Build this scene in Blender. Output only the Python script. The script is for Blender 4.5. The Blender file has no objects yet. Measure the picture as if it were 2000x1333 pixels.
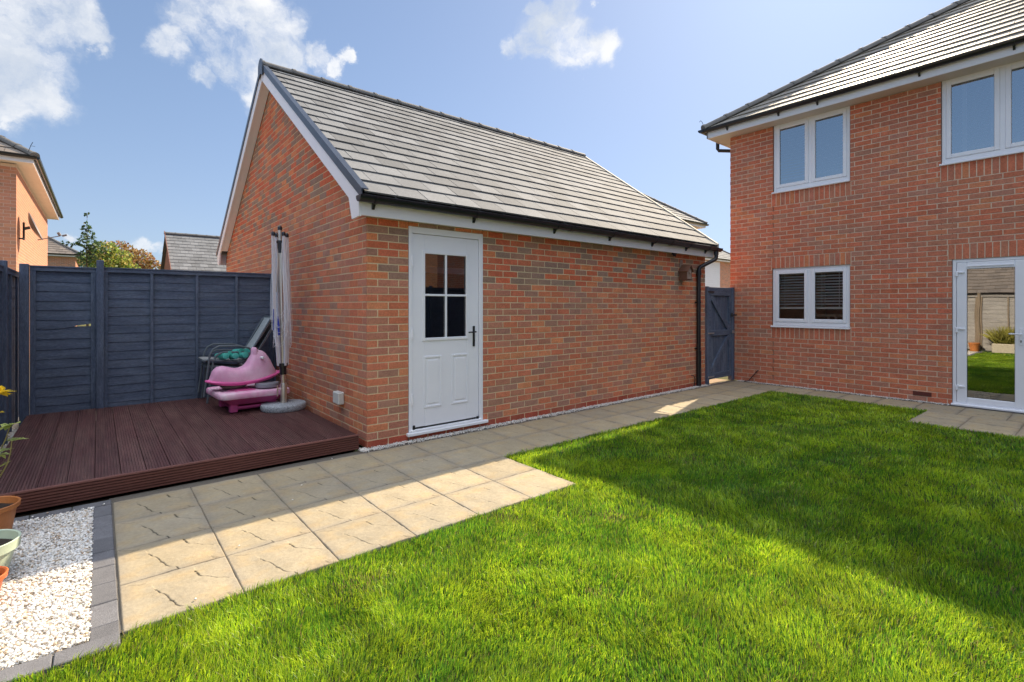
import bpy, math, random
import numpy as np
from mathutils import Vector, Matrix
random.seed(7); RNG = np.random.default_rng(11)
sc = bpy.context.scene
R = math.radians

# ------------------------------------------------------------------ camera, sky, sun, exposure
cam = bpy.data.cameras.new("camera"); camo = bpy.data.objects.new("camera", cam)
sc.collection.objects.link(camo); sc.camera = camo
cam.sensor_width = 36.0; cam.lens = 17.59; cam.shift_y = -0.03375
cam.clip_start = 0.05; cam.clip_end = 2000
camo.location = (0, 0, 1.38); camo.rotation_euler = (R(90), 0, R(-(90 - 50.416)))

SUN = Vector((1.23, 0.366, 1.0)).normalized()          # towards the sun
sun_el = math.asin(SUN.z); sun_az = math.atan2(SUN.x, SUN.y)
sl = bpy.data.lights.new("sun", 'SUN'); sl.energy = 3.45; sl.angle = R(0.53); sl.color = (1.0, 0.83, 0.60)
so = bpy.data.objects.new("sun", sl); sc.collection.objects.link(so)
so.rotation_euler = (-SUN).to_track_quat('-Z', 'Y').to_euler(); so.location = (20, 6, 20)

sc.view_settings.view_transform = 'Standard'; sc.view_settings.look = 'None'
sc.view_settings.exposure = 1.44; sc.view_settings.gamma = 1.0; sc.view_settings.use_curve_mapping = False
sc.cycles.use_denoising = True
sc.cycles.max_bounces = 8; sc.cycles.transparent_max_bounces = 12
sc.cycles.sample_clamp_indirect = 6.0

world = bpy.data.worlds.new("World"); sc.world = world; world.use_nodes = True
wn, wl = world.node_tree.nodes, world.node_tree.links
wn.clear()
def W(t, **k):
    n = wn.new(t)
    for a, v in k.items(): setattr(n, a, v)
    return n
def wmath(op, a, b=None, c=None, clamp=False):
    n = W('ShaderNodeMath', operation=op); n.use_clamp = clamp
    for i, v in enumerate((a, b, c)):
        if v is None: continue
        if isinstance(v, (int, float)): n.inputs[i].default_value = v
        else: wl.new(v, n.inputs[i])
    return n.outputs[0]
sky = W('ShaderNodeTexSky', sky_type='NISHITA'); sky.sun_disc = False
sky.sun_elevation = sun_el; sky.sun_rotation = sun_az
sky.altitude = 0; sky.air_density = 1.0; sky.dust_density = 0.6; sky.ozone_density = 1.6
bg = W('ShaderNodeBackground'); bg.inputs[1].default_value = 0.09
# bright sky colour is compressed: the glare round the sun is rolled off
dv = W('ShaderNodeVectorMath', operation='MULTIPLY_ADD'); wl.new(sky.outputs[0], dv.inputs[0]); dv.inputs[1].default_value = (.27, .20, .125); dv.inputs[2].default_value = (1, 1, 1)
dq = W('ShaderNodeVectorMath', operation='DIVIDE'); wl.new(sky.outputs[0], dq.inputs[0]); wl.new(dv.outputs[0], dq.inputs[1])
wl.new(dq.outputs[0], bg.inputs[0])
tc = W('ShaderNodeTexCoord')
# clouds, unseen fill ones included: soft patches of direction, torn by noise
nz = W('ShaderNodeTexNoise'); nz.inputs['Scale'].default_value = 6; nz.inputs['Detail'].default_value = 8; nz.inputs['Roughness'].default_value = .62
wl.new(tc.outputs['Generated'], nz.inputs['Vector'])
sub = W('ShaderNodeVectorMath', operation='SUBTRACT'); wl.new(nz.outputs['Color'], sub.inputs[0]); sub.inputs[1].default_value = (.5, .5, .5)
sca = W('ShaderNodeVectorMath', operation='SCALE'); wl.new(sub.outputs[0], sca.inputs[0]); sca.inputs['Scale'].default_value = .13
add = W('ShaderNodeVectorMath', operation='ADD'); wl.new(tc.outputs['Generated'], add.inputs[0]); wl.new(sca.outputs[0], add.inputs[1])
BL = [(-0.084,0.923,0.376,0.040),(-0.044,0.917,0.395,0.040),(-0.015,0.922,0.387,0.026),(-0.086,0.943,0.322,0.042),(-0.069,0.954,0.293,0.030),
(-0.004,0.932,0.362,0.014),(-0.102,0.961,0.258,0.013),(-0.097,0.954,0.285,0.036),
(0.135,0.887,0.444,0.056),(0.171,0.870,0.462,0.060),(0.196,0.886,0.421,0.066),(0.222,0.892,0.391,0.060),(0.160,0.903,0.404,0.048),(0.082,0.915,0.395,0.022),
(0.120,0.924,0.362,0.016),(0.202,0.912,0.357,0.026),(0.289,0.860,0.420,0.020),(0.317,0.852,0.416,0.013),(0.325,0.845,0.430,0.010),
(0.625,0.625,0.468,0.042),(0.598,0.653,0.465,0.028),(0.573,0.678,0.460,0.017),(0.653,0.612,0.446,0.028),(0.688,0.574,0.446,0.024),(0.671,0.592,0.446,0.024),(0.605,0.622,0.492,0.036),
(0.580,0.633,0.512,0.014),(0.607,0.604,0.516,0.025),(0.640,0.570,0.515,0.010),(0.674,0.621,0.400,0.006),(0.052,0.994,0.091,0.014),(0.072,0.993,0.095,0.010),(-0.025,0.995,0.095,0.008),
(-0.90,0.02,0.33,0.05),(-0.5,-0.6,0.55,0.25),(0.1,-0.8,0.5,0.22),(-.1,.25,.96,.26),(-.35,-.2,.92,.26),(.25,-.15,.96,.26),(.0,-.5,.86,.25),(-.6,.2,.77,.16)]  # out of view: clouds behind and overhead, added to fill the shade
acc = None
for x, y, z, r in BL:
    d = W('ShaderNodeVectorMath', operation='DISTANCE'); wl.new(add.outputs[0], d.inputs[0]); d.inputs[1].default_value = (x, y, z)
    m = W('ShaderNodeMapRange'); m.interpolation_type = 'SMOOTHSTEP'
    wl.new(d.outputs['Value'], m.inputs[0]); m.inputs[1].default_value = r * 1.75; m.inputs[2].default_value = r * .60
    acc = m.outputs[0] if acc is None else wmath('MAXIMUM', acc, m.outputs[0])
nz2 = W('ShaderNodeTexNoise'); nz2.inputs['Scale'].default_value = 11; nz2.inputs['Detail'].default_value = 10; nz2.inputs['Roughness'].default_value = .66
wl.new(add.outputs[0], nz2.inputs['Vector'])
dens = wmath('ADD', acc, wmath('MULTIPLY', wmath('SUBTRACT', nz2.outputs[0], .5), 2.6))
mr = W('ShaderNodeMapRange'); mr.interpolation_type = 'SMOOTHSTEP'; wl.new(dens, mr.inputs[0]); mr.inputs[1].default_value = .30; mr.inputs[2].default_value = 1.30
dens2 = wmath('ADD', acc, wmath('MULTIPLY', wmath('SUBTRACT', nz2.outputs[0], .5), 3.6))      # thin torn fringe
mr2 = W('ShaderNodeMapRange'); mr2.interpolation_type = 'SMOOTHSTEP'; wl.new(dens2, mr2.inputs[0]); mr2.inputs[1].default_value = .1; mr2.inputs[2].default_value = 1.5; mr2.inputs[4].default_value = .6
fade = W('ShaderNodeMapRange'); wl.new(acc, fade.inputs[0]); fade.inputs[2].default_value = .22
cmask = wmath('MULTIPLY', wmath('MAXIMUM', mr.outputs[0], mr2.outputs[0]), fade.outputs[0])
nz3 = W('ShaderNodeTexNoise'); nz3.inputs['Scale'].default_value = 9; nz3.inputs['Detail'].default_value = 4
wl.new(add.outputs[0], nz3.inputs['Vector'])
cr = W('ShaderNodeValToRGB'); wl.new(nz3.outputs[0], cr.inputs[0])
cr.color_ramp.elements[0].position = .38; cr.color_ramp.elements[0].color = (.245, .27, .31, 1)
cr.color_ramp.elements[1].position = .60; cr.color_ramp.elements[1].color = (.365, .37, .38, 1)
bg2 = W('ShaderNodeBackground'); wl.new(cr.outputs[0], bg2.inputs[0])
sx = W('ShaderNodeSeparateXYZ'); wl.new(tc.outputs['Generated'], sx.inputs[0])      # unseen clouds overhead are boosted to fill the shade below
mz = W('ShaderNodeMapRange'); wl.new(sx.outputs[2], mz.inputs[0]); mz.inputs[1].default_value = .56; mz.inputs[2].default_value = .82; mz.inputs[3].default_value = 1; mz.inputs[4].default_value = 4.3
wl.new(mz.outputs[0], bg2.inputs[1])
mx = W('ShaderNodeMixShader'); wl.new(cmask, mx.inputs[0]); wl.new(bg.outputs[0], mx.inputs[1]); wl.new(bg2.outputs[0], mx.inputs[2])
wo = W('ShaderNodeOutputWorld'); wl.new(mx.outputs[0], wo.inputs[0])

# ------------------------------------------------------------------ materials
MATS = {}
def mat(name, col=(.5, .5, .5), rough=.6, metal=0, spec=.5, var=0, vs=6, fine=0, fs=60, island=0, attr=False, bump=0, bs=40, bd=6,
        transl=0, stretch=None, var2=None, coat=0, emit=None):
    if name in MATS: return MATS[name]
    m = bpy.data.materials.new(name); m.use_nodes = True; MATS[name] = m
    nt = m.node_tree; N, L = nt.nodes, nt.links
    b = N['Principled BSDF']; out = N['Material Output']
    b.inputs['Roughness'].default_value = rough; b.inputs['Metallic'].default_value = metal
    b.inputs['Specular IOR Level'].default_value = spec; b.inputs['Coat Weight'].default_value = coat
    t = N.new('ShaderNodeTexCoord'); vec = t.outputs['Object']
    if stretch:
        mp = N.new('ShaderNodeMapping'); mp.inputs['Scale'].default_value = stretch; L.new(vec, mp.inputs[0]); vec = mp.outputs[0]
    if attr:
        a = N.new('ShaderNodeAttribute'); a.attribute_name = 'Col'; cur = a.outputs['Color']
    else:
        rgb = N.new('ShaderNodeRGB'); rgb.outputs[0].default_value = (*col, 1); cur = rgb.outputs[0]
    def noise(s, d=4):
        n = N.new('ShaderNodeTexNoise'); n.inputs['Scale'].default_value = s; n.inputs['Detail'].default_value = d
        n.inputs['Roughness'].default_value = .6; L.new(vec, n.inputs['Vector']); return n.outputs[0]
    def scale(cur, fac, amt):
        mr = N.new('ShaderNodeMapRange'); L.new(fac, mr.inputs[0]); mr.inputs[1].default_value = .2 if fac.node.type == 'TEX_NOISE' else 0
        mr.inputs[2].default_value = .8 if fac.node.type == 'TEX_NOISE' else 1
        mr.inputs[3].default_value = 1 - amt; mr.inputs[4].default_value = 1 + amt
        v = N.new('ShaderNodeVectorMath'); v.operation = 'SCALE'; L.new(cur, v.inputs[0]); L.new(mr.outputs[0], v.inputs['Scale']); return v.outputs[0]
    if var2:      # second colour mixed in by large noise
        mxc = N.new('ShaderNodeMix'); mxc.data_type = 'RGBA'
        mr = N.new('ShaderNodeMapRange'); L.new(noise(var2[1]), mr.inputs[0]); mr.inputs[1].default_value = .42; mr.inputs[2].default_value = .66; mr.inputs[4].default_value = var2[2] if len(var2) > 2 else 1
        L.new(mr.outputs[0], mxc.inputs[0]); L.new(cur, mxc.inputs[6]); mxc.inputs[7].default_value = (*var2[0], 1); cur = mxc.outputs[2]
    if var: cur = scale(cur, noise(vs), var)
    if fine: cur = scale(cur, noise(fs, 6), fine)
    if island:
        g = N.new('ShaderNodeNewGeometry'); cur = scale(cur, g.outputs['Random Per Island'], island)
    L.new(cur, b.inputs['Base Color'])
    if bump:
        bn = N.new('ShaderNodeBump'); bn.inputs['Strength'].default_value = min(1, bump); bn.inputs['Distance'].default_value = .004
        L.new(noise(bs, bd), bn.inputs['Height']); L.new(bn.outputs[0], b.inputs['Normal'])
    if transl:
        tr = N.new('ShaderNodeBsdfTranslucent'); L.new(cur, tr.inputs['Color'])
        ms = N.new('ShaderNodeMixShader'); ms.inputs[0].default_value = transl
        L.new(b.outputs[0], ms.inputs[1]); L.new(tr.outputs[0], ms.inputs[2]); L.new(ms.outputs[0], out.inputs['Surface'])
    return m
def glassmat(name, tint=(.8, .85, .85), refl=1.9, wav=0.0):
    m = bpy.data.materials.new(name); m.use_nodes = True; nt = m.node_tree; N, L = nt.nodes, nt.links; N.clear()
    o = N.new('ShaderNodeOutputMaterial'); mx = N.new('ShaderNodeMixShader'); f = N.new('ShaderNodeFresnel'); f.inputs[0].default_value = refl
    t = N.new('ShaderNodeBsdfTransparent'); t.inputs[0].default_value = (*tint, 1)
    g = N.new('ShaderNodeBsdfGlossy'); g.inputs['Roughness'].default_value = .0; g.inputs['Color'].default_value = (.84, .94, 1.0, 1) if name == 'upper window glass' else (.93, .95, .96, 1)
    if wav:
        n = N.new('ShaderNodeTexNoise'); n.inputs['Scale'].default_value = 1.6; n.inputs['Detail'].default_value = 1
        tcn = N.new('ShaderNodeTexCoord'); L.new(tcn.outputs['Object'], n.inputs['Vector'])
        bn = N.new('ShaderNodeBump'); bn.inputs['Strength'].default_value = 1; bn.inputs['Distance'].default_value = wav
        L.new(n.outputs[0], bn.inputs['Height']); L.new(bn.outputs[0], g.inputs['Normal'])
    L.new(f.outputs[0], mx.inputs[0]); L.new(t.outputs[0], mx.inputs[1]); L.new(g.outputs[0], mx.inputs[2]); L.new(mx.outputs[0], o.inputs[0])
    return m
BRICK = mat('fired brick', attr=True, rough=.88, var2=((.52, .28, .18), 1.7, .25), var=.16, vs=9, fine=.30, fs=55, bump=.9, bs=110, spec=.25)
MORTAR = mat('sand mortar', attr=True, rough=.95, fine=.25, fs=120, bump=.8, bs=200, spec=.2)
TILE = mat('grey concrete roof tile', (.175, .181, .188), rough=.85, island=.22, var=.14, vs=3.2, fine=.22, fs=70, bump=.5, bs=150, spec=.3)
TILEH = mat('weathered grey roof tile', (.20, .18, .145), rough=.52, island=.2, var=.15, vs=2.5, fine=.2, fs=60, bump=.4, bs=120, spec=.6)
TILEN = mat('brown grey roof tile', (.17, .14, .115), rough=.6, island=.2, var=.2, vs=2, fine=.15, fs=30)
RIDGE = mat('dark ridge tile', (.13, .125, .118), rough=.75, island=.12, var=.3, vs=4, fine=.3, fs=60, bump=.5, bs=100)
UPVC = mat('white plastic trim', (.85, .87, .92), rough=.32, var=.03, vs=3, spec=.5)
DOORW = mat('white painted door', (.84, .86, .92), rough=.42, var=.025, vs=4, bump=.12, bs=220)
BLACK = mat('black plastic rainwater', (.012, .013, .018), rough=.28, spec=.55, var=.25, vs=7, fine=.2, fs=50)
VERGE = mat('dark slate plastic verge', (.045, .055, .075), rough=.33, var=.2, vs=4, spec=.6)
FENCE = mat('slate blue fence paint', (.095, .122, .182), rough=.70, var2=((.20, .235, .29), 1.6, .35), var=.28, vs=3, fine=.45, fs=30, stretch=(1, 1, 7), bump=.7, bs=45, spec=.3)
FENCEV = mat('slate blue post paint', (.095, .122, .182), rough=.70, var2=((.20, .235, .29), 1.6, .35), var=.28, vs=3, fine=.45, fs=26, stretch=(7, 7, 1), bump=.7, bs=30, spec=.3)
RAW = mat('weathered grey timber', (.36, .345, .34), rough=.85, var=.3, vs=2, fine=.3, fs=24, stretch=(1, 1, 6), bump=.6, bs=40, spec=.2)
RAWV = mat('weathered timber post', (.25, .20, .155), rough=.85, var=.3, vs=3, fine=.3, fs=26, stretch=(6, 6, 1), spec=.2)
DECK = mat('oxblood stained decking', (.098, .041, .039), rough=.55, var2=((.17, .105, .085), 1.3, .35), var=.35, vs=2.2, fine=.35, fs=26, stretch=(9, 1, 3), island=.12, bump=.3, bs=60, spec=.35)
DECKF = mat('oxblood stained fascia', (.150, .058, .046), rough=.6, var=.3, vs=1.5, fine=.35, fs=26, stretch=(1, 1, 8), bump=.12, bs=60, spec=.35)
SLAB = mat('buff riven paving', attr=True, rough=.82, var=.13, vs=5, fine=.16, fs=45, bump=.55, bs=75, spec=.25)
KERB = mat('charcoal block paving', (.155, .155, .165), rough=.88, island=.16, var=.15, vs=12, fine=.40, fs=190, bump=.9, bs=240, spec=.2)
PEB = mat('white quartz gravel', attr=True, rough=.6, fine=.14, fs=90, spec=.35)
GRASS = mat('lawn grass blade', attr=True, rough=.38, transl=.50, spec=.5)
SOIL = mat('lawn soil', (.035, .045, .014), rough=.95, var=.4, vs=14, fine=.4, fs=70, spec=.1)
FARLAWN = mat('far ground', (.10, .11, .045), rough=.95, var=.3, vs=.3, fine=.3, fs=3, spec=.1)
TARMAC = mat('neighbour gravel ground', (.34, .27, .19), rough=.95, var=.2, vs=2, fine=.3, fs=60, spec=.1)
POT_T = mat('terracotta plastic', (.50, .185, .055), rough=.5, var=.12, vs=8, fine=.08, fs=60)
POT_O = mat('orange plastic', (.56, .13, .035), rough=.42, var=.08, vs=8)
POT_G = mat('mint glazed plastic', (.50, .60, .47), rough=.38, var=.07, vs=7)
COMPOST = mat('potting compost', (.03, .02, .014), rough=1, fine=.5, fs=90, bump=1, bs=60)
STEM = mat('plant stem', (.22, .20, .07), rough=.6)
LEAFY = mat('yellow plant leaf', (.62, .46, .03), rough=.5, transl=.4, island=.25)
LEAFG = mat('pale green leaf', (.34, .40, .12), rough=.5, transl=.4, island=.25)
BARK = mat('tree bark', (.11, .08, .055), rough=.9, fine=.4, fs=20)
PINK = mat('faded pink plastic', (.70, .34, .52), rough=.55, var2=((.76, .52, .64), 3.0), var=.1, vs=5, fine=.07, fs=60)
PINKD = mat('bright pink plastic', (.68, .11, .34), rough=.5, var=.1, vs=6)
PINKT = mat('sun bleached pink plastic', (.72, .32, .52), rough=.6, var2=((.76, .58, .66), 5.0), var=.08, vs=6)
WHITEP = mat('white plastic', (.75, .75, .75), rough=.4)
GREYL = mat('grey plastic lid', (.20, .21, .24), rough=.5, var=.1, vs=9)
CREAM = mat('dirty cream plastic', (.34, .30, .24), rough=.6, var=.15, vs=9)
TEAL = mat('teal plastic', (.07, .46, .38), rough=.5, var=.08, vs=12)
CHM = mat('grey powder coated steel', (.12, .145, .165), rough=.4, spec=.5)
SLING = mat('woven grey sling', (.40, .44, .45), rough=.8, fine=.3, fs=60, stretch=(1, 1, 14), bump=.5, bs=60)
SEATM = mat('pale grey seat sling', (.30, .31, .31), rough=.75, fine=.2, fs=80)
ALU = mat('brushed aluminium', (.62, .58, .52), rough=.34, metal=.85, var=.12, vs=9)
ARM = mat('pale aluminium arm', (.74, .75, .80), rough=.42, metal=.2, var=.05, vs=9)
LINE = mat('white plastic washing line', (.85, .85, .90), rough=.5)
BLUE = mat('blue fabric', (.03, .05, .40), rough=.7)
GRANITE = mat('speckled granite', (.30, .33, .36), rough=.7, fine=.95, fs=65, var=.1, vs=5)
BIRD = mat('brown stained birdbox timber', (.17, .08, .05), rough=.7, fine=.3, fs=30, stretch=(1, 1, 4))
BIRDF = mat('weathered birdbox timber', (.30, .22, .18), rough=.8, fine=.3, fs=30)
STEEL = mat('dark handle metal', (.05, .055, .065), rough=.3, metal=.8)
GALV = mat('galvanised steel', (.45, .47, .48), rough=.45, metal=.7)
DARK = mat('dark room wall', (.09, .075, .062), rough=.9, var=.3, vs=1.2)
DARKC = mat('room floor', (.12, .09, .06), rough=.6)
BLINDW = mat('white blind slat', (.74, .76, .80), rough=.5)
BLINDD = mat('grey blind slat', (.86, .85, .82), rough=.5)
WOODP = mat('pale chair timber', (.42, .36, .28), rough=.5)
SOFF = mat('cream soffit board', (.66, .63, .57), rough=.5, var=.05, vs=2)
DISH = mat('grey satellite dish', (.16, .14, .14), rough=.5, var=.1, vs=5)
PLASTERW = mat('white cladding', (.72, .73, .75), rough=.5, var=.03, vs=2)
NBRICK = mat('neighbour brick', attr=True, rough=.9, fine=.15, fs=40)
GLASS = glassmat('window glass', (.93, .95, .95), 1.7)
GLASSD = glassmat('door glass', (.60, .64, .64), 4.2, .0008)
GLASSG = glassmat('garage door glass', (.45, .48, .54), 2.4)
GLASSU = glassmat('upper window glass', (.86, .91, .97), 4.6)

# ------------------------------------------------------------------ mesh helpers
def tag(o, label=None, cat=None, group=None, kind=None):
    if label: o['label'] = label
    if cat: o['category'] = cat
    if group: o['group'] = group
    if kind: o['kind'] = kind
    return o
def thing(name, loc, label, cat, group=None):
    o = bpy.data.objects.new(name, None); sc.collection.objects.link(o); o.location = loc; o.empty_display_size = .1
    return tag(o, label, cat, group)
def wloc(o):
    v = Vector((0, 0, 0))
    while o is not None: v += o.location; o = o.parent
    return v
class MB:
    def __init__(s): s.v = []; s.f = []; s.m = []; s.c = []; s.M = None; s.col = (1, 1, 1); s.mi = 0
    def add(s, vs, fs):
        b = len(s.v)
        for p in vs:
            p = Vector(p)
            s.v.append(tuple(s.M @ p) if s.M is not None else tuple(p))
        for f in fs:
            s.f.append(tuple(b + i for i in f)); s.m.append(s.mi); s.c.append(s.col)
    def box(s, x0, x1, y0, y1, z0, z1, bev=0):
        if x0 > x1: x0, x1 = x1, x0
        if y0 > y1: y0, y1 = y1, y0
        if z0 > z1: z0, z1 = z1, z0
        if bev <= 0:
            s.add([(x0,y0,z0),(x1,y0,z0),(x1,y1,z0),(x0,y1,z0),(x0,y0,z1),(x1,y0,z1),(x1,y1,z1),(x0,y1,z1)],
                  [(0,3,2,1),(4,5,6,7),(0,1,5,4),(1,2,6,5),(2,3,7,6),(3,0,4,7)]); return
        b = min(bev, (x1-x0)*.45, (y1-y0)*.45, (z1-z0)*.45)
        vs = []; idx = {}
        for i, (X, dx) in enumerate(((x0, 1), (x1, -1))):
            for j, (Y, dy) in enumerate(((y0, 1), (y1, -1))):
                for k, (Z, dz) in enumerate(((z0, 1), (z1, -1))):
                    idx[i, j, k] = len(vs)
                    vs += [(X, Y+dy*b, Z+dz*b), (X+dx*b, Y, Z+dz*b), (X+dx*b, Y+dy*b, Z)]
        I = lambda i, j, k, a: idx[i, j, k] + a
        fs = []
        for i in (0, 1):
            q = [I(i,0,0,0), I(i,1,0,0), I(i,1,1,0), I(i,0,1,0)]; fs.append(q if i else q[::-1])
            q = [I(0,i,0,1), I(1,i,0,1), I(1,i,1,1), I(0,i,1,1)]; fs.append(q[::-1] if i else q)
            q = [I(0,0,i,2), I(1,0,i,2), I(1,1,i,2), I(0,1,i,2)]; fs.append(q if i else q[::-1])
        for a in (0, 1):
            for c in (0, 1):
                fs.append([I(a,c,0,0), I(a,c,1,0), I(a,c,1,1), I(a,c,0,1)])
                fs.append([I(a,0,c,0), I(a,1,c,0), I(a,1,c,2), I(a,0,c,2)])
                fs.append([I(0,a,c,1), I(1,a,c,1), I(1,a,c,2), I(0,a,c,2)])
                for k in (0, 1): fs.append([I(a,c,k,0), I(a,c,k,1), I(a,c,k,2)])
        s.add(vs, fs)
    def prism(s, poly, axis, a0, a1):
        # poly: 2-D outline; axis 'x': (y,z), 'y': (x,z), 'z': (x,y)
        n = len(poly)
        def P(p, a): return {'x': (a, p[0], p[1]), 'y': (p[0], a, p[1]), 'z': (p[0], p[1], a)}[axis]
        vs = [P(p, a0) for p in poly] + [P(p, a1) for p in poly]
        fs = [tuple(range(n))[::-1], tuple(range(n, 2*n))] + [(i, (i+1) % n, n+(i+1) % n, n+i) for i in range(n)]
        s.add(vs, fs)
    def tube(s, path, r, n=8, cap=True):
        P = [Vector(p) for p in path]; rs = r if isinstance(r, (list, tuple)) else [r]*len(P)
        vs = []; fs = []
        up = Vector((0, 0, 1))
        prev = None
        for i, p in enumerate(P):
            t = (P[min(i+1, len(P)-1)] - P[max(i-1, 0)])
            if t.length < 1e-9: t = Vector((0, 0, 1))
            t.normalize()
            if prev is None:
                a = up if abs(t.z) < .9 else Vector((1, 0, 0)); u = t.cross(a).normalized()
            else:
                u = (prev - t * prev.dot(t))
                u = u.normalized() if u.length > 1e-6 else t.orthogonal().normalized()
            prev = u; w = t.cross(u)
            for k in range(n):
                q = 2*math.pi*k/n; vs.append(p + (u*math.cos(q) + w*math.sin(q))*rs[i])
        for i in range(len(P)-1):
            for k in range(n): fs.append((i*n+k, i*n+(k+1) % n, (i+1)*n+(k+1) % n, (i+1)*n+k))
        if cap: fs += [tuple(range(n))[::-1], tuple((len(P)-1)*n+k for k in range(n))]
        s.add(vs, fs)
    def lathe(s, prof, cx, cy, n=32, sx=1, sy=1):
        vs = []; fs = []
        for r, z in prof:
            for k in range(n):
                q = 2*math.pi*k/n; vs.append((cx+r*sx*math.cos(q), cy+r*sy*math.sin(q), z))
        for i in range(len(prof)-1):
            for k in range(n): fs.append((i*n+k, i*n+(k+1) % n, (i+1)*n+(k+1) % n, (i+1)*n+k))
        fs += [tuple(range(n))[::-1], tuple((len(prof)-1)*n+k for k in range(n))]
        s.add(vs, fs)
    def quad(s, a, b, c, d): s.add([a, b, c, d], [(0, 1, 2, 3)])
    def build(s, name, mats, parent=None, smooth=False, cols=False, label=None, angle=40):
        me = bpy.data.meshes.new(name)
        off = wloc(parent) if parent is not None else Vector((0, 0, 0))
        me.from_pydata([(x-off.x, y-off.y, z-off.z) for x, y, z in s.v], [], s.f)
        if not isinstance(mats, (list, tuple)): mats = [mats]
        for m in mats: me.materials.append(m)
        me.polygons.foreach_set('material_index', s.m)
        if cols:
            ca = me.color_attributes.new('Col', 'FLOAT_COLOR', 'CORNER')
            arr = np.ones((len(me.loops), 4), np.float32)
            cnt = np.array([len(f) for f in s.f]); arr[:, :3] = np.repeat(np.array(s.c, np.float32), cnt, axis=0)
            ca.data.foreach_set('color', arr.ravel())
        if smooth:
            me.polygons.foreach_set('use_smooth', [True]*len(me.polygons))
            me.update()
            try: me.set_sharp_from_angle(angle=R(angle))
            except Exception: pass
        me.update(); me.validate()
        o = bpy.data.objects.new(name, me); sc.collection.objects.link(o)
        if parent is not None: o.parent = parent
        if label: o['label'] = label
        return o
def npmesh(name, V, F, mats, cols=None, parent=None, smooth=False, fsize=None):
    """V (n,3); F flat loop indices with fsize sizes array or (m,k) array"""
    me = bpy.data.meshes.new(name)
    V = np.asarray(V, np.float32)
    if parent is not None: V = V - np.array(wloc(parent), np.float32)
    if fsize is None: fsize = np.full(len(F), F.shape[1]); F = F.ravel()
    me.vertices.add(len(V)); me.vertices.foreach_set('co', V.ravel())
    me.loops.add(len(F)); me.loops.foreach_set('vertex_index', F.astype(np.int32))
    st = np.concatenate([[0], np.cumsum(fsize)[:-1]]).astype(np.int32)
    me.polygons.add(len(fsize)); me.polygons.foreach_set('loop_start', st)
    me.materials.append(mats)
    if cols is not None:
        ca = me.color_attributes.new('Col', 'FLOAT_COLOR', 'POINT')
        a = np.ones((len(V), 4), np.float32); a[:, :3] = cols; ca.data.foreach_set('color', a.ravel())
    if smooth: me.polygons.foreach_set('use_smooth', np.ones(len(fsize), bool))
    me.update(calc_edges=True); me.validate()
    o = bpy.data.objects.new(name, me); sc.collection.objects.link(o)
    if parent is not None: o.parent = parent
    return o
def vnoise(x, y, seed=0):
    x = np.asarray(x, float); y = np.asarray(y, float)
    xi = np.floor(x).astype(np.int64); yi = np.floor(y).astype(np.int64); fx = x-xi; fy = y-yi
    def h(a, b):
        n = (a*374761393 + b*668265263 + seed*974634777) & 0xffffffff
        n = ((n ^ (n >> 13)) * 1274126177) & 0xffffffff
        return ((n ^ (n >> 16)) & 0xffff) / 65535.0
    u = fx*fx*(3-2*fx); v = fy*fy*(3-2*fy)
    return (h(xi, yi)*(1-u)+h(xi+1, yi)*u)*(1-v) + (h(xi, yi+1)*(1-u)+h(xi+1, yi+1)*u)*v
def fbm(x, y, o=4, seed=0):
    s = 0; a = .5; t = 0
    for i in range(o): s = s + a*vnoise(x*2**i, y*2**i, seed+i); t += a; a *= .5
    return s/t

# ------------------------------------------------------------------ brickwork: real bricks in front of a mortar bed
def brick_col(row, nrows, style):
    r = random.random()
    j = lambda c, a=.09: (lambda k: tuple(min(.8, v*q*k*random.uniform(.97, 1.03)) for v, q in zip(c, (1.27, 1.17, 1.05))))(random.uniform(1-a, 1+a))
    if style == 'garage':
        if row == 0: return j((.31, .075, .05))
        if row >= nrows - 8 and nrows < 40 or row > 34:
            if r < .26: return j((.25, .175, .145))
            if r < .42: return j((.30, .17, .135))
            if r < .88: return j((.47, .125, .068))
            return j((.52, .19, .09))
        if r < .10: return j((.31, .175, .14))
        if r < .45: return j((.38, .17, .125))
        if r < .86: return j((.46, .16, .095))
        return j((.51, .205, .11))
    if style == 'house':
        if r < .06: return j((.35, .175, .135))
        if r < .42: return j((.40, .16, .11))
        if r < .90: return j((.455, .148, .09))
        return j((.49, .185, .10))
    if r < .2: return j((.34, .20, .15))
    return j((.43, .22, .15))
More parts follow.
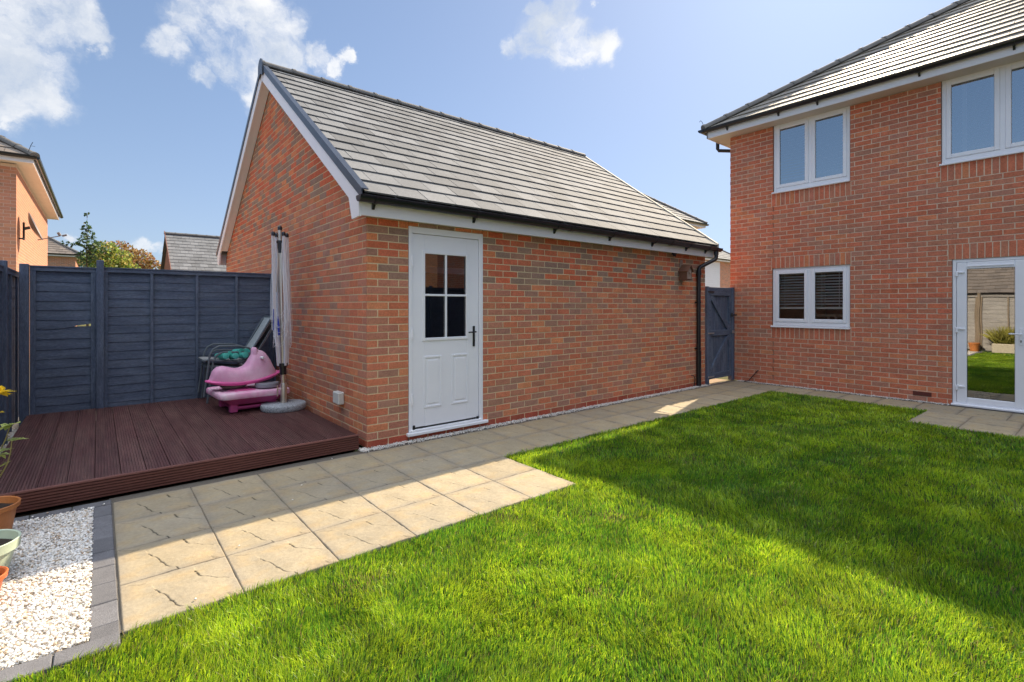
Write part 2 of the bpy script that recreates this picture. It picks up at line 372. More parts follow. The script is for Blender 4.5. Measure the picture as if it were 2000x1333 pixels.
def brickwork(name, parent, O, U, N, L, rows, holes=(), soldiers=(), style='garage', clip=None, bl=.215, ext=0.0, u0=0.0, depth=.013, phase=0, mcol=(.40, .31, .19)):
    """O origin (u=0,z=0) on the brick face, U unit along, N unit outward."""
    U = Vector(U); N = Vector(N); O = Vector(O); mb = MB()
    cw = U.cross(Vector((0, 0, 1))).dot(N) > 0
    pitch = bl + .010
    def brick(a, b, z0, z1, col):
        if b-a < .02: return
        e = random.uniform(-.0015, .0015)
        f = .0025
        A = [(a, z0), (b, z0), (b, z1), (a, z1)]
        Bk = [O + U*p + Vector((0, 0, z)) - N*depth for p, z in A]
        Md = [O + U*p + Vector((0, 0, z)) - N*(.003-e) for p, z in A]
        C = [(a+f, z0+f), (b-f, z0+f), (b-f, z1-f), (a+f, z1-f)]
        Fr = [O + U*p + Vector((0, 0, z)) + N*e for p, z in C]
        mb.mi = 0; mb.col = col
        fs = [(8, 9, 10, 11)] + [(4+i, 4+(i+1) % 4, 8+(i+1) % 4, 8+i) for i in range(4)] + [(i, (i+1) % 4, 4+(i+1) % 4, 4+i) for i in range(4)]
        if not cw: fs = [t[::-1] for t in fs]
        mb.add(Bk+Md+Fr, fs)
    for r in range(rows):
        z0 = r*.075 + .005; z1 = z0 + .065
        a0, a1 = (u0, L) if clip is None else clip(z0+.03)
        if a1-a0 < .05: continue
        x = -((r+phase) % 2) * pitch/2 + math.floor((a0)/pitch)*pitch - pitch
        cuts = [(h[0], h[1]) for h in holes if h[2] < z1-.02 and h[3] > z0+.02] + [(s[0], s[1]) for s in soldiers if s[2] < z1-.02 and s[3] > z0+.02]
        while x < a1:
            segs = [(max(x+.005, a0), min(x+.005+bl, a1))]
            for c0, c1 in cuts:
                nsg = []
                for p, q in segs:
                    if q <= c0 or p >= c1: nsg.append((p, q)); continue
                    if p < c0: nsg.append((p, c0-.004))
                    if q > c1: nsg.append((c1+.004, q))
                segs = nsg
            col = brick_col(r, rows, style)
            for p, q in segs: brick(p, q, z0, z1, col)
            for h in holes:
                if z0+.02 < h[3] < z1-.015:
                    p, q = max(x+.005, h[0]), min(x+.005+bl, h[1])
                    if q-p > .02: brick(p, q, h[3]+.003, z1, col)
            x += pitch
    for s0, s1, za, zb in soldiers:
        n = max(1, round((s1-s0)/.075)); w = (s1-s0)/n
        for i in range(n): brick(s0+i*w+.005, s0+(i+1)*w-.005, za+.005, zb-.005, brick_col(5, 60, style))
    # mortar bed, cut round the openings
    mb.mi = 1; mb.col = mcol
    us = sorted({u0, L} | {v for h in holes for v in h[:2]}); top = rows*.075
    us = [u for u in us if u0 <= u <= L]
    for a, b in zip(us[:-1], us[1:]):
        hz = sorted([(h[2], h[3]) for h in holes if h[0] < (a+b)/2 < h[1]]); z = 0
        spans = []
        for p, q in hz: spans.append((z, p)); z = q
        spans.append((z, top))
        for p, q in spans:
            if q-p < .004: continue
            zz = p
            while zz < q-1e-6:
                ze = min(q, zz + (top if clip is None else .075))
                A0, A1 = (a, b) if clip is None else (max(a, clip((zz+ze)/2)[0]), min(b, clip((zz+ze)/2)[1]))
                if A1-A0 > .01:
                    c = [O + U*t + Vector((0, 0, z2)) - N*.0035 for t, z2 in ((A0+.004, zz), (A1-.004, zz), (A1-.004, ze), (A0+.004, ze))]
                    mb.add(c, [(0, 1, 2, 3) if cw else (3, 2, 1, 0)])
                zz = ze
    # inner leaf, a second skin 0.1 m behind, and reveals round the openings
    for a, b in zip(us[:-1], us[1:]):
        if clip is not None: break
        hz = sorted([(h[2], h[3]) for h in holes if h[0] < (a+b)/2 < h[1]]); z = 0
        spans = []
        for p, q in hz: spans.append((z, p)); z = q
        spans.append((z, top))
        for p, q in spans:
            if q-p < .004: continue
            c = [O + U*t + Vector((0, 0, z2)) - N*.22 for t, z2 in ((a, p), (b, p), (b, q), (a, q))]
            mb.add(c, [(3, 2, 1, 0) if cw else (0, 1, 2, 3)])
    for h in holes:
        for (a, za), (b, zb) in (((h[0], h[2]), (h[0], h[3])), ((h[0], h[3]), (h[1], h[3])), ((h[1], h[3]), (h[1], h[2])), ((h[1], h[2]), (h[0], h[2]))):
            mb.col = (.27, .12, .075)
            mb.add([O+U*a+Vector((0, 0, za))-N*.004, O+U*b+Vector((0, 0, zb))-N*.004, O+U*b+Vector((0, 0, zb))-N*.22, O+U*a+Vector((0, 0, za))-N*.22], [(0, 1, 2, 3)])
    return mb.build(name, [BRICK, MORTAR], parent, cols=True)

def clip_poly(poly, region):
    out = list(poly)
    n = len(region)
    area = sum(region[i][0]*region[(i+1) % n][1]-region[(i+1) % n][0]*region[i][1] for i in range(n))
    sg = 1 if area > 0 else -1
    for i in range(n):
        ax, ay = region[i]; bx, by = region[(i+1) % n]
        inside = lambda p: sg*((bx-ax)*(p[1]-ay)-(by-ay)*(p[0]-ax)) >= -1e-9
        res = []
        for k in range(len(out)):
            p, q = out[k], out[(k+1) % len(out)]
            ip, iq = inside(p), inside(q)
            if ip: res.append(p)
            if ip != iq:
                d1 = (bx-ax)*(p[1]-ay)-(by-ay)*(p[0]-ax); d2 = (bx-ax)*(q[1]-ay)-(by-ay)*(q[0]-ax); t = d1/(d1-d2)
                res.append((p[0]+(q[0]-p[0])*t, p[1]+(q[1]-p[1])*t))
        out = res
        if len(out) < 3: return []
    return out
def tiled_roof(name, parent, O, U, S, Nn, region, mat_, gauge=.285, width=.33, th=.018, gap=.007, jit=.0015):
    """region: convex polygon in (u,s) coordinates; O origin at the eave; U along, S up the slope, Nn normal."""
    O, U, S, Nn = map(Vector, (O, U, S, Nn)); mb = MB()
    smax = max(p[1] for p in region); umin = min(p[0] for p in region); umax = max(p[0] for p in region)
    cw = U.cross(S).dot(Nn) > 0
    k = 0; s0 = 0
    while s0 < smax:
        u = umin - (k % 2)*width/2 - width
        while u < umax:
            rect = [(u+gap/2, s0), (u+width-gap/2, s0), (u+width-gap/2, s0+gauge+.004), (u+gap/2, s0+gauge+.004)]
            p = clip_poly(rect, region)
            if len(p) >= 3:
                dz = random.uniform(-jit, jit); n = len(p)
                hgt = lambda q: (1-(q[1]-s0)/gauge)*th + .010 + dz
                top = [O+U*q[0]+S*q[1]+Nn*hgt(q) for q in p]; bot = [O+U*q[0]+S*q[1]+Nn*(hgt(q)-th) for q in p]
                fs = [tuple(range(n))] + [(n+i, n+(i+1) % n, (i+1) % n, i) for i in range(n)]
                if not cw: fs = [t[::-1] for t in fs]
                mb.add(top+bot, fs)
            u += width
        s0 += gauge; k += 1
    # underlay
    n = len(region); c = [O+U*q[0]+S*q[1]-Nn*.012 for q in region]
    mb.add(c, [tuple(range(n)) if cw else tuple(range(n))[::-1]])
    return mb.build(name, mat_, parent)
def ridge_run(mb, p0, p1, r=.10, seg=.45, drop=.06, n=9):
    p0, p1 = Vector(p0), Vector(p1); d = p1-p0; Ln = d.length; d.normalize()
    side = d.cross(Vector((0, 0, 1))).normalized(); up = side.cross(d)
    k = max(1, round(Ln/seg)); sg = Ln/k
    for i in range(k):
        for (a, b, rr) in ((i*sg, (i+1)*sg-.01, r), (i*sg-.012, i*sg+.035, r+.010)):
            vs = []
            for t in (a, b):
                for q in range(n):
                    ang = math.pi*q/(n-1)
                    vs.append(p0+d*t+side*math.cos(ang)*rr*1.15+up*(math.sin(ang)*rr-drop))
                for q in (n-1, 0):
                    ang = math.pi*q/(n-1)
                    vs.append(p0+d*t+side*math.cos(ang)*rr*.9+up*(math.sin(ang)*rr-drop-.015))
            m = n+2
            fs = [tuple(range(m))[::-1], tuple(range(m, 2*m))] + [(q, (q+1) % m, m+(q+1) % m, m+q) for q in range(m)]
            mb.add(vs, fs)
def gutter(parent, p0, p1, r=.056, brackets=(), out=(0, -1, 0), name='gutter', joints=(), drop=.03):
    p0, p1, out = Vector(p0), Vector(p1), Vector(out); d = (p1-p0).normalized(); up = Vector((0, 0, 1)); mb = MB()
    def shell(a, b, r1, r2, n=12):
        vs = []
        for t in (a, b):
            for rr in (r1, r2):
                for q in range(n+1):
                    ang = math.pi*q/n
                    vs.append(p0+d*t-out*math.cos(ang)*rr-up*math.sin(ang)*rr*1.05)
        m = n+1; fs = []
        for q in range(n):
            fs += [(q, q+1, 2*m+q+1, 2*m+q), (m+q, 3*m+q, 3*m+q+1, m+q+1), (q, m+q, m+q+1, q+1), (2*m+q, 2*m+q+1, 3*m+q+1, 3*m+q)]
        fs += [(0, 2*m, 3*m, m), (n, m+n, 3*m+n, 2*m+n)]
        mb.add(vs, fs)
    Ln = (p1-p0).length; shell(0, Ln, r, r-.004)
    mb.M = None
    for t in (0, Ln):          # stop ends
        vs = [p0+d*(t)] + [p0+d*t-out*math.cos(math.pi*q/12)*(r+.001)-up*math.sin(math.pi*q/12)*(r*1.05+.001) for q in range(13)]
        vs2 = [Vector(v)+d*(.006 if t else -.006) for v in vs]
        mb.add(vs+vs2, [tuple(range(14)), tuple(range(14, 28))[::-1]]+[(i, (i+1) % 14, 14+(i+1) % 14, 14+i) for i in range(14)])
    for t in joints: shell(t-.035, t+.035, r+.006, r-.002)
    g = mb.build(name, BLACK, parent, smooth=True)
    for t in brackets:
        mb = MB()
        def shell2(a, b, r1, r2, n=10):
            vs = []
            for tt in (a, b):
                for rr in (r1, r2):
                    for q in range(n+1):
                        ang = math.pi*q/n
                        vs.append(p0+d*tt-out*math.cos(ang)*rr-up*math.sin(ang)*rr*1.05)
            m = n+1; fs = []
            for q in range(n):
                fs += [(q, q+1, 2*m+q+1, 2*m+q), (m+q, 3*m+q, 3*m+q+1, m+q+1), (q, m+q, m+q+1, q+1), (2*m+q, 2*m+q+1, 3*m+q+1, 3*m+q)]
            mb.add(vs, fs)
        shell2(t-.014, t+.014, r+.007, r+.001)
        bk = -out*(r+.008)        # the foot on the fascia
        a = p0+d*t
        tri = [bk+up*.0, bk-up*(r+.052), bk+out*.02-up*(r+.052), bk+out*.055-up*(r*.9), bk+out*.02]
        vs = [a+v-d*.012 for v in tri]+[a+v+d*.012 for v in tri]
        mb.add(vs, [(0,1,2,3,4), (9,8,7,6,5)]+[(i, (i+1) % 5, 5+(i+1) % 5, 5+i) for i in range(5)])
        mb.build('gutter_bracket', BLACK, parent)
    return g

# ================================================================== GROUND
def sheet(name, poly, z, m):
    mb = MB(); mb.add([(x, y, z) for x, y in poly], [tuple(range(len(poly)))]); o = mb.build(name, m); return tag(o, kind='structure')
sheet('ground', [(-400, -400), (400, -400), (400, 400), (-400, 400)], -.06, FARLAWN)
sheet('lawn_soil', [(-2.5, -2.95), (9.1, -2.95), (9.1, 4.62), (-2.5, 4.62)], -.012, SOIL)
mb = MB(); mb.quad((-20, 7.98, -.02), (40, 7.98, -.02), (40, 26, -.02), (-20, 26, -.02)); mb.quad((8.2, 4.7, -.016), (9.22, 4.7, -.016), (9.22, 8, -.016), (8.2, 8, -.016))
tag(mb.build('driveway', TARMAC), kind='structure')

# paving: every slab cast in the same riven mould
CR = [([(.30, .66), (.325, .54), (.385, .35), (.42, .19), (.52, .035), (.54, -.02)], 1.0),
      ([(.675, .82), (.692, .69), (.80, .56), (.945, .43)], .8), ([(.868, .10), (.884, .04), (.93, .01)], .28), ([(.07, .93), (.16, .86), (.21, .87)], .25)]
def slab_patch(A, B, n, seed, flip=False):
    """height and dirt on an n x n grid"""
    a, b = np.meshgrid(np.linspace(0, 1, n), np.linspace(0, 1, n), indexing='ij')
    h = (fbm(a*3+3.3, b*3+1.7, 5, 3)-.5)*.0075 + (fbm(a*12+9, b*12+4, 3, 5)-.5)*.0022
    wob = (vnoise(a*14, b*14, 8)-.5)*.022; wob2 = (vnoise(a*30+4, b*30, 9)-.5)*.012
    dirt = np.zeros_like(a)
    for pts, st in CR:
        best = np.full(a.shape, 9.); sgn = np.zeros_like(a)
        for (x0, y0), (x1, y1) in zip(pts[:-1], pts[1:]):
            dx, dy = x1-x0, y1-y0; t = np.clip(((a+wob+wob2-x0)*dx+(b+wob-y0)*dy)/(dx*dx+dy*dy), 0, 1)
            ex = a+wob+wob2-(x0+t*dx); ey = b+wob-(y0+t*dy); d = np.hypot(ex, ey); m = d < best
            best = np.where(m, d, best); sgn = np.where(m, np.sign(ex*dy-ey*dx), sgn)
        prof = np.exp(-(best/.10)**2)
        h = h + np.where(sgn > 0, 1, -.6)*prof*.0035*st - np.exp(-(best/.007)**2)*.006*st
        dirt = np.maximum(dirt, np.exp(-(best/.0095)**2)*min(1, st*1.2))
    e = np.minimum(np.minimum(a, 1-a)*A, np.minimum(b, 1-b)*B)
    h = h - np.clip(1-e/.006, 0, 1)**2*.005 - np.clip(1-e/.035, 0, 1)*.0015
    return a, b, h, dirt, e
def slabs(name, cells):
    Vs, Fs, Cs = [], [], []; base = 0
    for (x0, x1, y0, y1, n, tint) in cells:
        g = .0012; A, B = x1-x0-2*g, y1-y0-2*g
        a, b, h, dirt, e = slab_patch(A, B, n, 1)
        x = x0+g+a*A; y = y0+g+b*B; tz = random.uniform(-.0015, .0015)
        z = .004+h+tz
        low = fbm(x*2.1+5, y*2.1+9, 4, 21); st = fbm(a*4+2, b*5+7, 4, 33)
        c1 = np.array([.37, .303, .190]); c2 = np.array([.32, .282, .215]); c3 = np.array([.42, .295, .135])
        c = c1[None, None]*(1-low[..., None])+c2*low[..., None]
        w = np.clip((st-.5)*3.0, 0, 1)[..., None]*.5; c = c*(1-w)+c3*w
        edge = np.clip(1-e/(.03+.05*st), 0, 1)[..., None]*.45; c = c*(1-edge)+np.array([.22, .20, .175])*edge
        c = c*tint*(1-.93*np.clip(dirt*1.35, 0, 1)[..., None])
        V = np.stack([x, y, z], -1).reshape(-1, 3); n2 = len(V)
        i, j = np.meshgrid(np.arange(n-1), np.arange(n-1), indexing='ij'); q = (i*n+j).ravel()
        F = np.stack([q, q+n, q+n+1, q+1], 1)
        # skirts
        ring = np.concatenate([np.arange(n)*n, (n-1)*n+np.arange(1, n), (np.arange(n-2, -1, -1))*n+n-1, np.arange(n-2, 0, -1)])
        SV = V[ring].copy(); SV[:, 2] = -.03; m = len(ring); r2 = n2+np.arange(m)
        SF = np.stack([r2, np.roll(r2, -1), np.roll(ring, -1), ring], 1)
        Vs += [V, SV]; Cs += [c.reshape(-1, 3), c.reshape(-1, 3)[ring]*.4]; Fs += [F+base, SF+base]; base += n2+m
    o = npmesh(name, np.concatenate(Vs), np.concatenate(Fs), SLAB, np.concatenate(Cs), smooth=False)
    return tag(o, kind='structure')
PX, PY = .4655, .4565; XS = [.078+PX*i for i in range(19)]; YS = [2.685, 3.140, 3.596, 4.052, 4.508]
cells = []
for i in range(18):
    for j in range(4):
        if j < 2 and i >= 6: continue
        d = math.hypot(XS[i]+.2, YS[j]+.2); n = 150 if d < 3.75 else (90 if d < 5 else 40)
        cells.append((XS[i], XS[i+1], YS[j], YS[j+1], n, random.uniform(.93, 1.06)))
cells = [c for c in cells]
hy = 4.62
y = 4.508
for k in range(17):
    cells.append((8.458, 9.115, y-.4565, y, 24, random.uniform(.86, .98))); y -= .4565
for k in range(5):
    ya = 1.615-.459*k
    for xa, xb in ((7.50, 8.005), (8.005, 8.456)): cells.append((xa, xb, ya-.459, ya, 24, random.uniform(.86, .98)))
slabs('path', cells)
sheet('path_bed', [(.06, 2.70), (2.87, 2.70), (2.87, 3.60), (9.23, 3.60), (9.23, 4.64), (.06, 4.64)], -.008, mat('jointing sand', (.13, .115, .095), rough=1, fine=.3, fs=90))
sheet('patio_bed', [(7.50, -3), (9.23, -3), (9.23, 3.60), (8.45, 3.60), (8.45, 1.615), (7.50, 1.615)], -.0075, MATS['jointing sand'])
# block kerb round the gravel
mb = MB()
y = 4.46
while y > 2.70:
    mb.box(-.030, .070, y-.207, y-.003, -.05, .004+random.uniform(-.002, .002), .004); y -= .2085
for yy in (2.592, 4.470):
    x = .070
    while x > -2.4:
        mb.box(x-.206, x, yy, yy+.098, -.05, .004+random.uniform(-.002, .002), .004); x -= .2095
tag(mb.build('kerb', KERB), kind='structure')
sheet('gravel_bed', [(-2.5, 2.69), (-.03, 2.69), (-.03, 4.47), (-2.5, 4.47)], -.005, mat('gravel grit', (.55, .50, .42), rough=1, fine=.4, fs=120))

# ---- gravel as real stones
def icos(sub):
    t = (1+5**.5)/2
    V = [(-1, t, 0), (1, t, 0), (-1, -t, 0), (1, -t, 0), (0, -1, t), (0, 1, t), (0, -1, -t), (0, 1, -t), (t, 0, -1), (t, 0, 1), (-t, 0, -1), (-t, 0, 1)]
    F = [(0,11,5),(0,5,1),(0,1,7),(0,7,10),(0,10,11),(1,5,9),(5,11,4),(11,10,2),(10,7,6),(7,1,8),(3,9,4),(3,4,2),(3,2,6),(3,6,8),(3,8,9),(4,9,5),(2,4,11),(6,2,10),(8,6,7),(9,8,1)]
    V = [np.array(v)/np.linalg.norm(v) for v in V]
    for _ in range(sub):
        c = {}; NF = []
        def mid(a, b):
            k = (min(a, b), max(a, b))
            if k not in c: v = V[a]+V[b]; V.append(v/np.linalg.norm(v)); c[k] = len(V)-1
            return c[k]
        for a, b, d in F:
            x, y_, z = mid(a, b), mid(b, d), mid(d, a); NF += [(a, x, z), (b, y_, x), (d, z, y_), (x, y_, z)]
        F = NF
    return np.array(V), np.array(F)
def stones(name, P, size, sub, kind='stuff', flat=.62, seed=1):
    rng = np.random.default_rng(seed); V0, F0 = icos(sub); n = len(P); nv = len(V0)
    shapes = []
    for k in range(14):
        a = rng.normal(size=(6, 3)); a /= np.linalg.norm(a, axis=1)[:, None]
        r = np.ones(nv)
        for q in range(6): r -= np.clip(V0@a[q]-.55, 0, 1)*rng.uniform(.4, .9)
        shapes.append(V0*r[:, None]*np.array([1, rng.uniform(.62, .95), flat*rng.uniform(.8, 1.2)]))
    shapes = np.array(shapes)
    k = rng.integers(0, 14, n); S = shapes[k]*size[:, None, None]
    yaw = rng.uniform(0, 2*np.pi, n); pit = rng.normal(0, .45, n); rol = rng.normal(0, .45, n)
    cy, sy, cp, sp, cr_, sr = np.cos(yaw), np.sin(yaw), np.cos(pit), np.sin(pit), np.cos(rol), np.sin(rol)
    Rm = np.stack([np.stack([cy*cp, cy*sp*sr-sy*cr_, cy*sp*cr_+sy*sr], -1), np.stack([sy*cp, sy*sp*sr+cy*cr_, sy*sp*cr_-cy*sr], -1), np.stack([-sp, cp*sr, cp*cr_], -1)], 1)
    S = np.einsum('nij,nvj->nvi', Rm, S) + P[:, None, :]
    F = (F0[None]+np.arange(n)[:, None, None]*nv).reshape(-1, 3)
    pal = np.array([(.80, .77, .72), (.75, .69, .60), (.84, .83, .80), (.60, .47, .34), (.52, .38, .26), (.68, .66, .64)]); pr = [.36, .2, .30, .05, .02, .07]
    c = pal[rng.choice(6, n, p=pr)]*rng.uniform(.86, 1.08, (n, 1))
    o = npmesh(name, S.reshape(-1, 3), F, PEB, np.repeat(c, nv, axis=0), smooth=(sub > 0)); return tag(o, kind=kind)
def scatter(x0, x1, y0, y1, n, rng): return np.stack([rng.uniform(x0, x1, n), rng.uniform(y0, y1, n)], 1)
rg = np.random.default_rng(5)
a = scatter(-.80, -.028, 2.695, 4.462, 20000, rg); a = np.concatenate([a, scatter(-1.5, -.8, 2.7, 4.46, 2500, rg)])
sz = rg.uniform(.0055, .0102, len(a)); zz = rg.uniform(-.006, .012, len(a)) + (fbm(a[:, 0]*5, a[:, 1]*5, 2, 4)-.5)*.012
stones('gravel', np.c_[a, zz], sz, 1)
n = 5200; a = np.stack([rg.uniform(1.93, 8.24, n), 4.512+rg.beta(2, 1.2, n)*.115], 1)
a = np.concatenate([a, scatter(1.925, 2.0, 4.55, 4.66, 260, rg), np.stack([9.118+rg.beta(2, 1.2, 2600)*.11, rg.uniform(-1, 4.5, 2600)], 1)])
a = a[~((a[:, 1] < 1.5) & (a[:, 1] > .0) & (a[:, 0] > 9))]
stones('gravel_edging', np.c_[a, rg.uniform(-.002, .012, len(a))], rg.uniform(.006, .0105, len(a)), 0, seed=2)
a = scatter(-.745, -.64, 4.7, 7.85, 1500, rg); stones('gravel_margin', np.c_[a, rg.uniform(-.01, .02, len(a))], rg.uniform(.007, .013, len(a)), 0, seed=3)
a = np.array([(-.33, 4.50), (-.26, 4.52), (.03, 4.47), (1.62, 4.50), (1.2, 3.98), (1.06, 3.72), (2.2, 3.9), (.62, 3.2), (.35, 2.75)]); stones('loose_chippings', np.c_[a, np.full(len(a), .012)], np.full(len(a), .007), 1, seed=9)

# ---- lawn: blades of grass
def lawn():
    rng = np.random.default_rng(3)
    def inside(x, y, e=0.0):
        w = .034*(vnoise(x*9, y*0+.5, 91)-.5)+.022*(vnoise(x*31, y*0+.5, 92)-.5); w2 = .034*(vnoise(y*9, x*0+.5, 93)-.5)
        a = (x < 2.868+w2) & (y < 2.676+w) & ((x > .085) | (y < 2.588+w))
        b = (x >= 2.868+w2) & (y < 3.592+w) & (x < 8.452+w2) & (y > 1.60)
        c = (x >= 2.86) & (y <= 1.61) & (x < 7.485)
        return (a | b | c) & (x > -2.4) & (y > -2.9)
    fw = np.array([.6388, .7694]); rt = np.array([.7694, -.6388])
    out = []
    # density falls with distance, blades widen to keep the cover
    for (r0, r1, dens) in ((1.2, 2.4, 24000), (2.4, 3.3, 18000), (3.3, 4.6, 12000), (4.6, 6.5, 7000), (6.5, 10.5, 4200)):
        th0, th1 = R(-66), R(66)
        area = (th1-th0)/2*(r1*r1-r0*r0); n = int(area*dens)
        r = np.sqrt(rng.uniform(r0*r0, r1*r1, n)); th = rng.uniform(th0, th1, n)
        f, s = r*np.cos(th), r*np.sin(th); x = f*fw[0]+s*rt[0]; y = f*fw[1]+s*rt[1]
        m = inside(x, y); out.append(np.stack([x[m], y[m], r[m], np.full(m.sum(), dens)], 1))
    n = 60000; x = rng.uniform(-2.45, 8.4, n); y = rng.uniform(-2.9, 3.5, n); r = np.hypot(x, y); th = np.abs(np.arctan2(x*rt[0]+y*rt[1], x*fw[0]+y*fw[1]))
    m = inside(x, y) & ((r < 1.2) | (th > R(66))); out.append(np.stack([x[m], y[m], np.full(m.sum(), 6.), np.full(m.sum(), 1200)], 1))
    Q = np.concatenate(out); x, y, r, dens = Q.T; n = len(x)
    big = fbm(x*1.3, y*1.3, 3, 40); med = fbm(x*5+3, y*5, 3, 41); sm = fbm(x*16, y*16, 2, 42)
    h = (.011+.022*med+.016*sm*big*1.6)*rng.uniform(.55, 1.25, n)
    w = .00155*np.sqrt(24000/dens)*rng.uniform(.75, 1.3, n)*.92
    worn = np.zeros(n)
    for wx, wy, wr in ((1.02, 2.42, .16), (2.05, 2.57, .14), (1.85, 1.6, .07), (.62, 1.75, .10), (2.6, 2.1, .10)):
        worn = np.maximum(worn, np.clip(1.15-np.hypot(x-wx, y-wy)/wr, 0, 1))
    h *= 1-.45*worn
    la = 2*np.pi*fbm(x*2.2+7, y*2.2, 3, 50)*2.0 + rng.normal(0, 1.0, n); lean = np.clip(.30+.55*med+rng.normal(0, .30, n), .02, 1.5)
    ya = rng.uniform(0, np.pi, n)
    dx, dy = np.cos(la), np.sin(la); bx, by = np.cos(ya)*w, np.sin(ya)*w
    z0 = -.012
    P = np.zeros((n, 5, 3), np.float32)
    P[:, 0] = np.stack([x-bx, y-by, np.full(n, z0)], 1); P[:, 1] = np.stack([x+bx, y+by, np.full(n, z0)], 1)
    mx_, my_ = x+dx*h*lean*.28, y+dy*h*lean*.28; mz = z0+(h+.010)*.60
    P[:, 2] = np.stack([mx_+bx*.8, my_+by*.8, mz], 1); P[:, 3] = np.stack([mx_-bx*.8, my_-by*.8, mz], 1)
    P[:, 4] = np.stack([x+dx*h*lean, y+dy*h*lean, z0+.010+h*np.sqrt(np.clip(1-lean*lean*.35, .1, 1))], 1)
    base = np.arange(n)*5
    F = np.stack([base, base+1, base+2, base+3, base+3, base+2, base+4], 1).ravel(); fs = np.tile([4, 3], n)
    cA = np.array([.115, .30, .024]); cB = np.array([.55, .69, .033]); cC = np.array([.32, .27, .10]); cD = np.array([.065, .19, .02])
    t = np.clip((big*.45+med*.5+rng.normal(0, .16, n)-.22)*1.7, 0, 1)[:, None]
    c = cA*(1-t)+cB*t
    k = rng.uniform(0, 1, n); c = np.where((k < .14)[:, None], cD, c); dead = (k > .972-.32*worn-.30*np.clip(fbm(x*2.7+4, y*2.7+8, 3, 60)-.58, 0, 1)) ; c = np.where(dead[:, None], cC*rng.uniform(.6, 1.1, (n, 1)), c)
    c = c*rng.uniform(.72, 1.22, (n, 1))*(.62+.80*fbm(x*7+1, y*7, 3, 77))[:, None]
    C = np.repeat(c[:, None], 5, 1).astype(np.float32)
    o = npmesh('grass', P.reshape(-1, 3), F, GRASS, C.reshape(-1, 3), fsize=fs); tag(o, kind='stuff'); return n
print('blades', lawn())

# ================================================================== GARAGE
GX0, GX1, GY0, GY1 = 2.004, 8.245, 4.628, 11.53
gar = thing('garage', (5.1, 8.08, 0), 'single storey red brick garage with steep grey tiled roof and white side door', 'garage')
brickwork('front_wall', gar, (GX0, GY0, 0), (1, 0, 0), (0, -1, 0), GX1-GX0, 30, holes=[(.448, 1.386, .05, 2.207)], u0=0, mcol=(.70, .57, .37))
RIDGEZ, RY, EY, EZ = 4.935, 8.08, 4.44, 2.43
sl_ = (RIDGEZ-EZ)/(RY-EY); Lg = GY1-GY0
def gclip(z):
    t = max(0, (z-2.36)/sl_) - .05 if z > 2.30 else 0
    t = max(t, 0)
    return (.0135+t if t == 0 else t, Lg-t)
brickwork('gable_wall', gar, (GX0, GY0, 0), (0, 1, 0), (-1, 0, 0), Lg, 64, clip=gclip, bl=.215, phase=1, mcol=(.70, .57, .37))
mb = MB(); mb.mi = 0
mb.box(GX1-.24, GX1, GY0+.014, GY1, 0, 2.25)
mb.add([(GX1-.1, GY0+.1, 2.25), (GX1-.1, GY1-.1, 2.25), (GX1-.1, RY, RIDGEZ-.1)], [(0, 1, 2)])
mb.add([(GX1-.3, GY0+.1, 2.25), (GX1-.3, GY1-.1, 2.25), (GX1-.3, RY, RIDGEZ-.1)], [(2, 1, 0)])
mb.box(GX0+.02, GX1-.24, GY1-.2, GY1, 0, 2.25)
mb.col = (.27, .12, .075); mb.c = [(.27, .12, .075)]*len(mb.f)
mb.build('rear_wall', BRICK, gar, cols=True)
# right-hand return of the front wall, bricks
brickwork('end_wall', gar, (GX1+.001, GY0, 0), (0, 1, 0), (1, 0, 0), 3.2, 30, u0=.014, phase=1, mcol=(.70, .57, .37))
mb = MB(); mb.box(GX0+.05, GX1-.05, GY0+.3, GY1-.3, .0, .02); mb.build('floor', DARKC, gar)
th = math.atan(sl_); S = (0, math.cos(th), math.sin(th)); NN = (0, -math.sin(th), math.cos(th))
slen = (RY-EY)/math.cos(th)
RX0, RX1b, RX1t = 1.895, 8.33, 8.86
rf = tiled_roof('roof', gar, (RX0, EY, EZ), (1, 0, 0), S, NN, [(0, 0), (RX1b-RX0, 0), (RX1t-RX0, slen), (0, slen)], TILE, gauge=slen/15.6, width=.335, th=.0165)
S2 = (0, -math.cos(th), math.sin(th)); N2 = (0, math.sin(th), math.cos(th))
tiled_roof('rear_roof', gar, (RX0, 2*RY-EY, EZ), (1, 0, 0), S2, N2, [(0, 0), (RX1b-RX0, 0), (RX1t-RX0, slen), (0, slen)], TILE, gauge=slen/15.6, width=.335, th=.0165)
mb = MB(); ridge_run(mb, (RX0-.035, RY, RIDGEZ+.045), (RX1t+.02, RY, RIDGEZ+.035), r=.082, drop=.045); mb.build('ridge_tiles', RIDGE, rf, smooth=True)
# far verge cap
mb = MB()
for sgn in (1, -1):
    a = Vector((RX1b+.01, RY-sgn*(RY-EY), EZ+.035)); b = Vector((RX1t+.01, RY, RIDGEZ+.035))
    mb.add([a+Vector((-.03, 0, .012)), a+Vector((.03, 0, .012)), b+Vector((.03, 0, .012)), b+Vector((-.03, 0, .012)), a+Vector((-.03, 0, -.09)), a+Vector((.03, 0, -.09)), b+Vector((.03, 0, -.09)), b+Vector((-.03, 0, -.09))],
           [(0, 1, 2, 3), (1, 5, 6, 2), (0, 3, 7, 4), (4, 7, 6, 5), (0, 4, 5, 1)])
mb.build('end_verge', mat('cream mortar verge', (.50, .46, .38), rough=.8), rf)
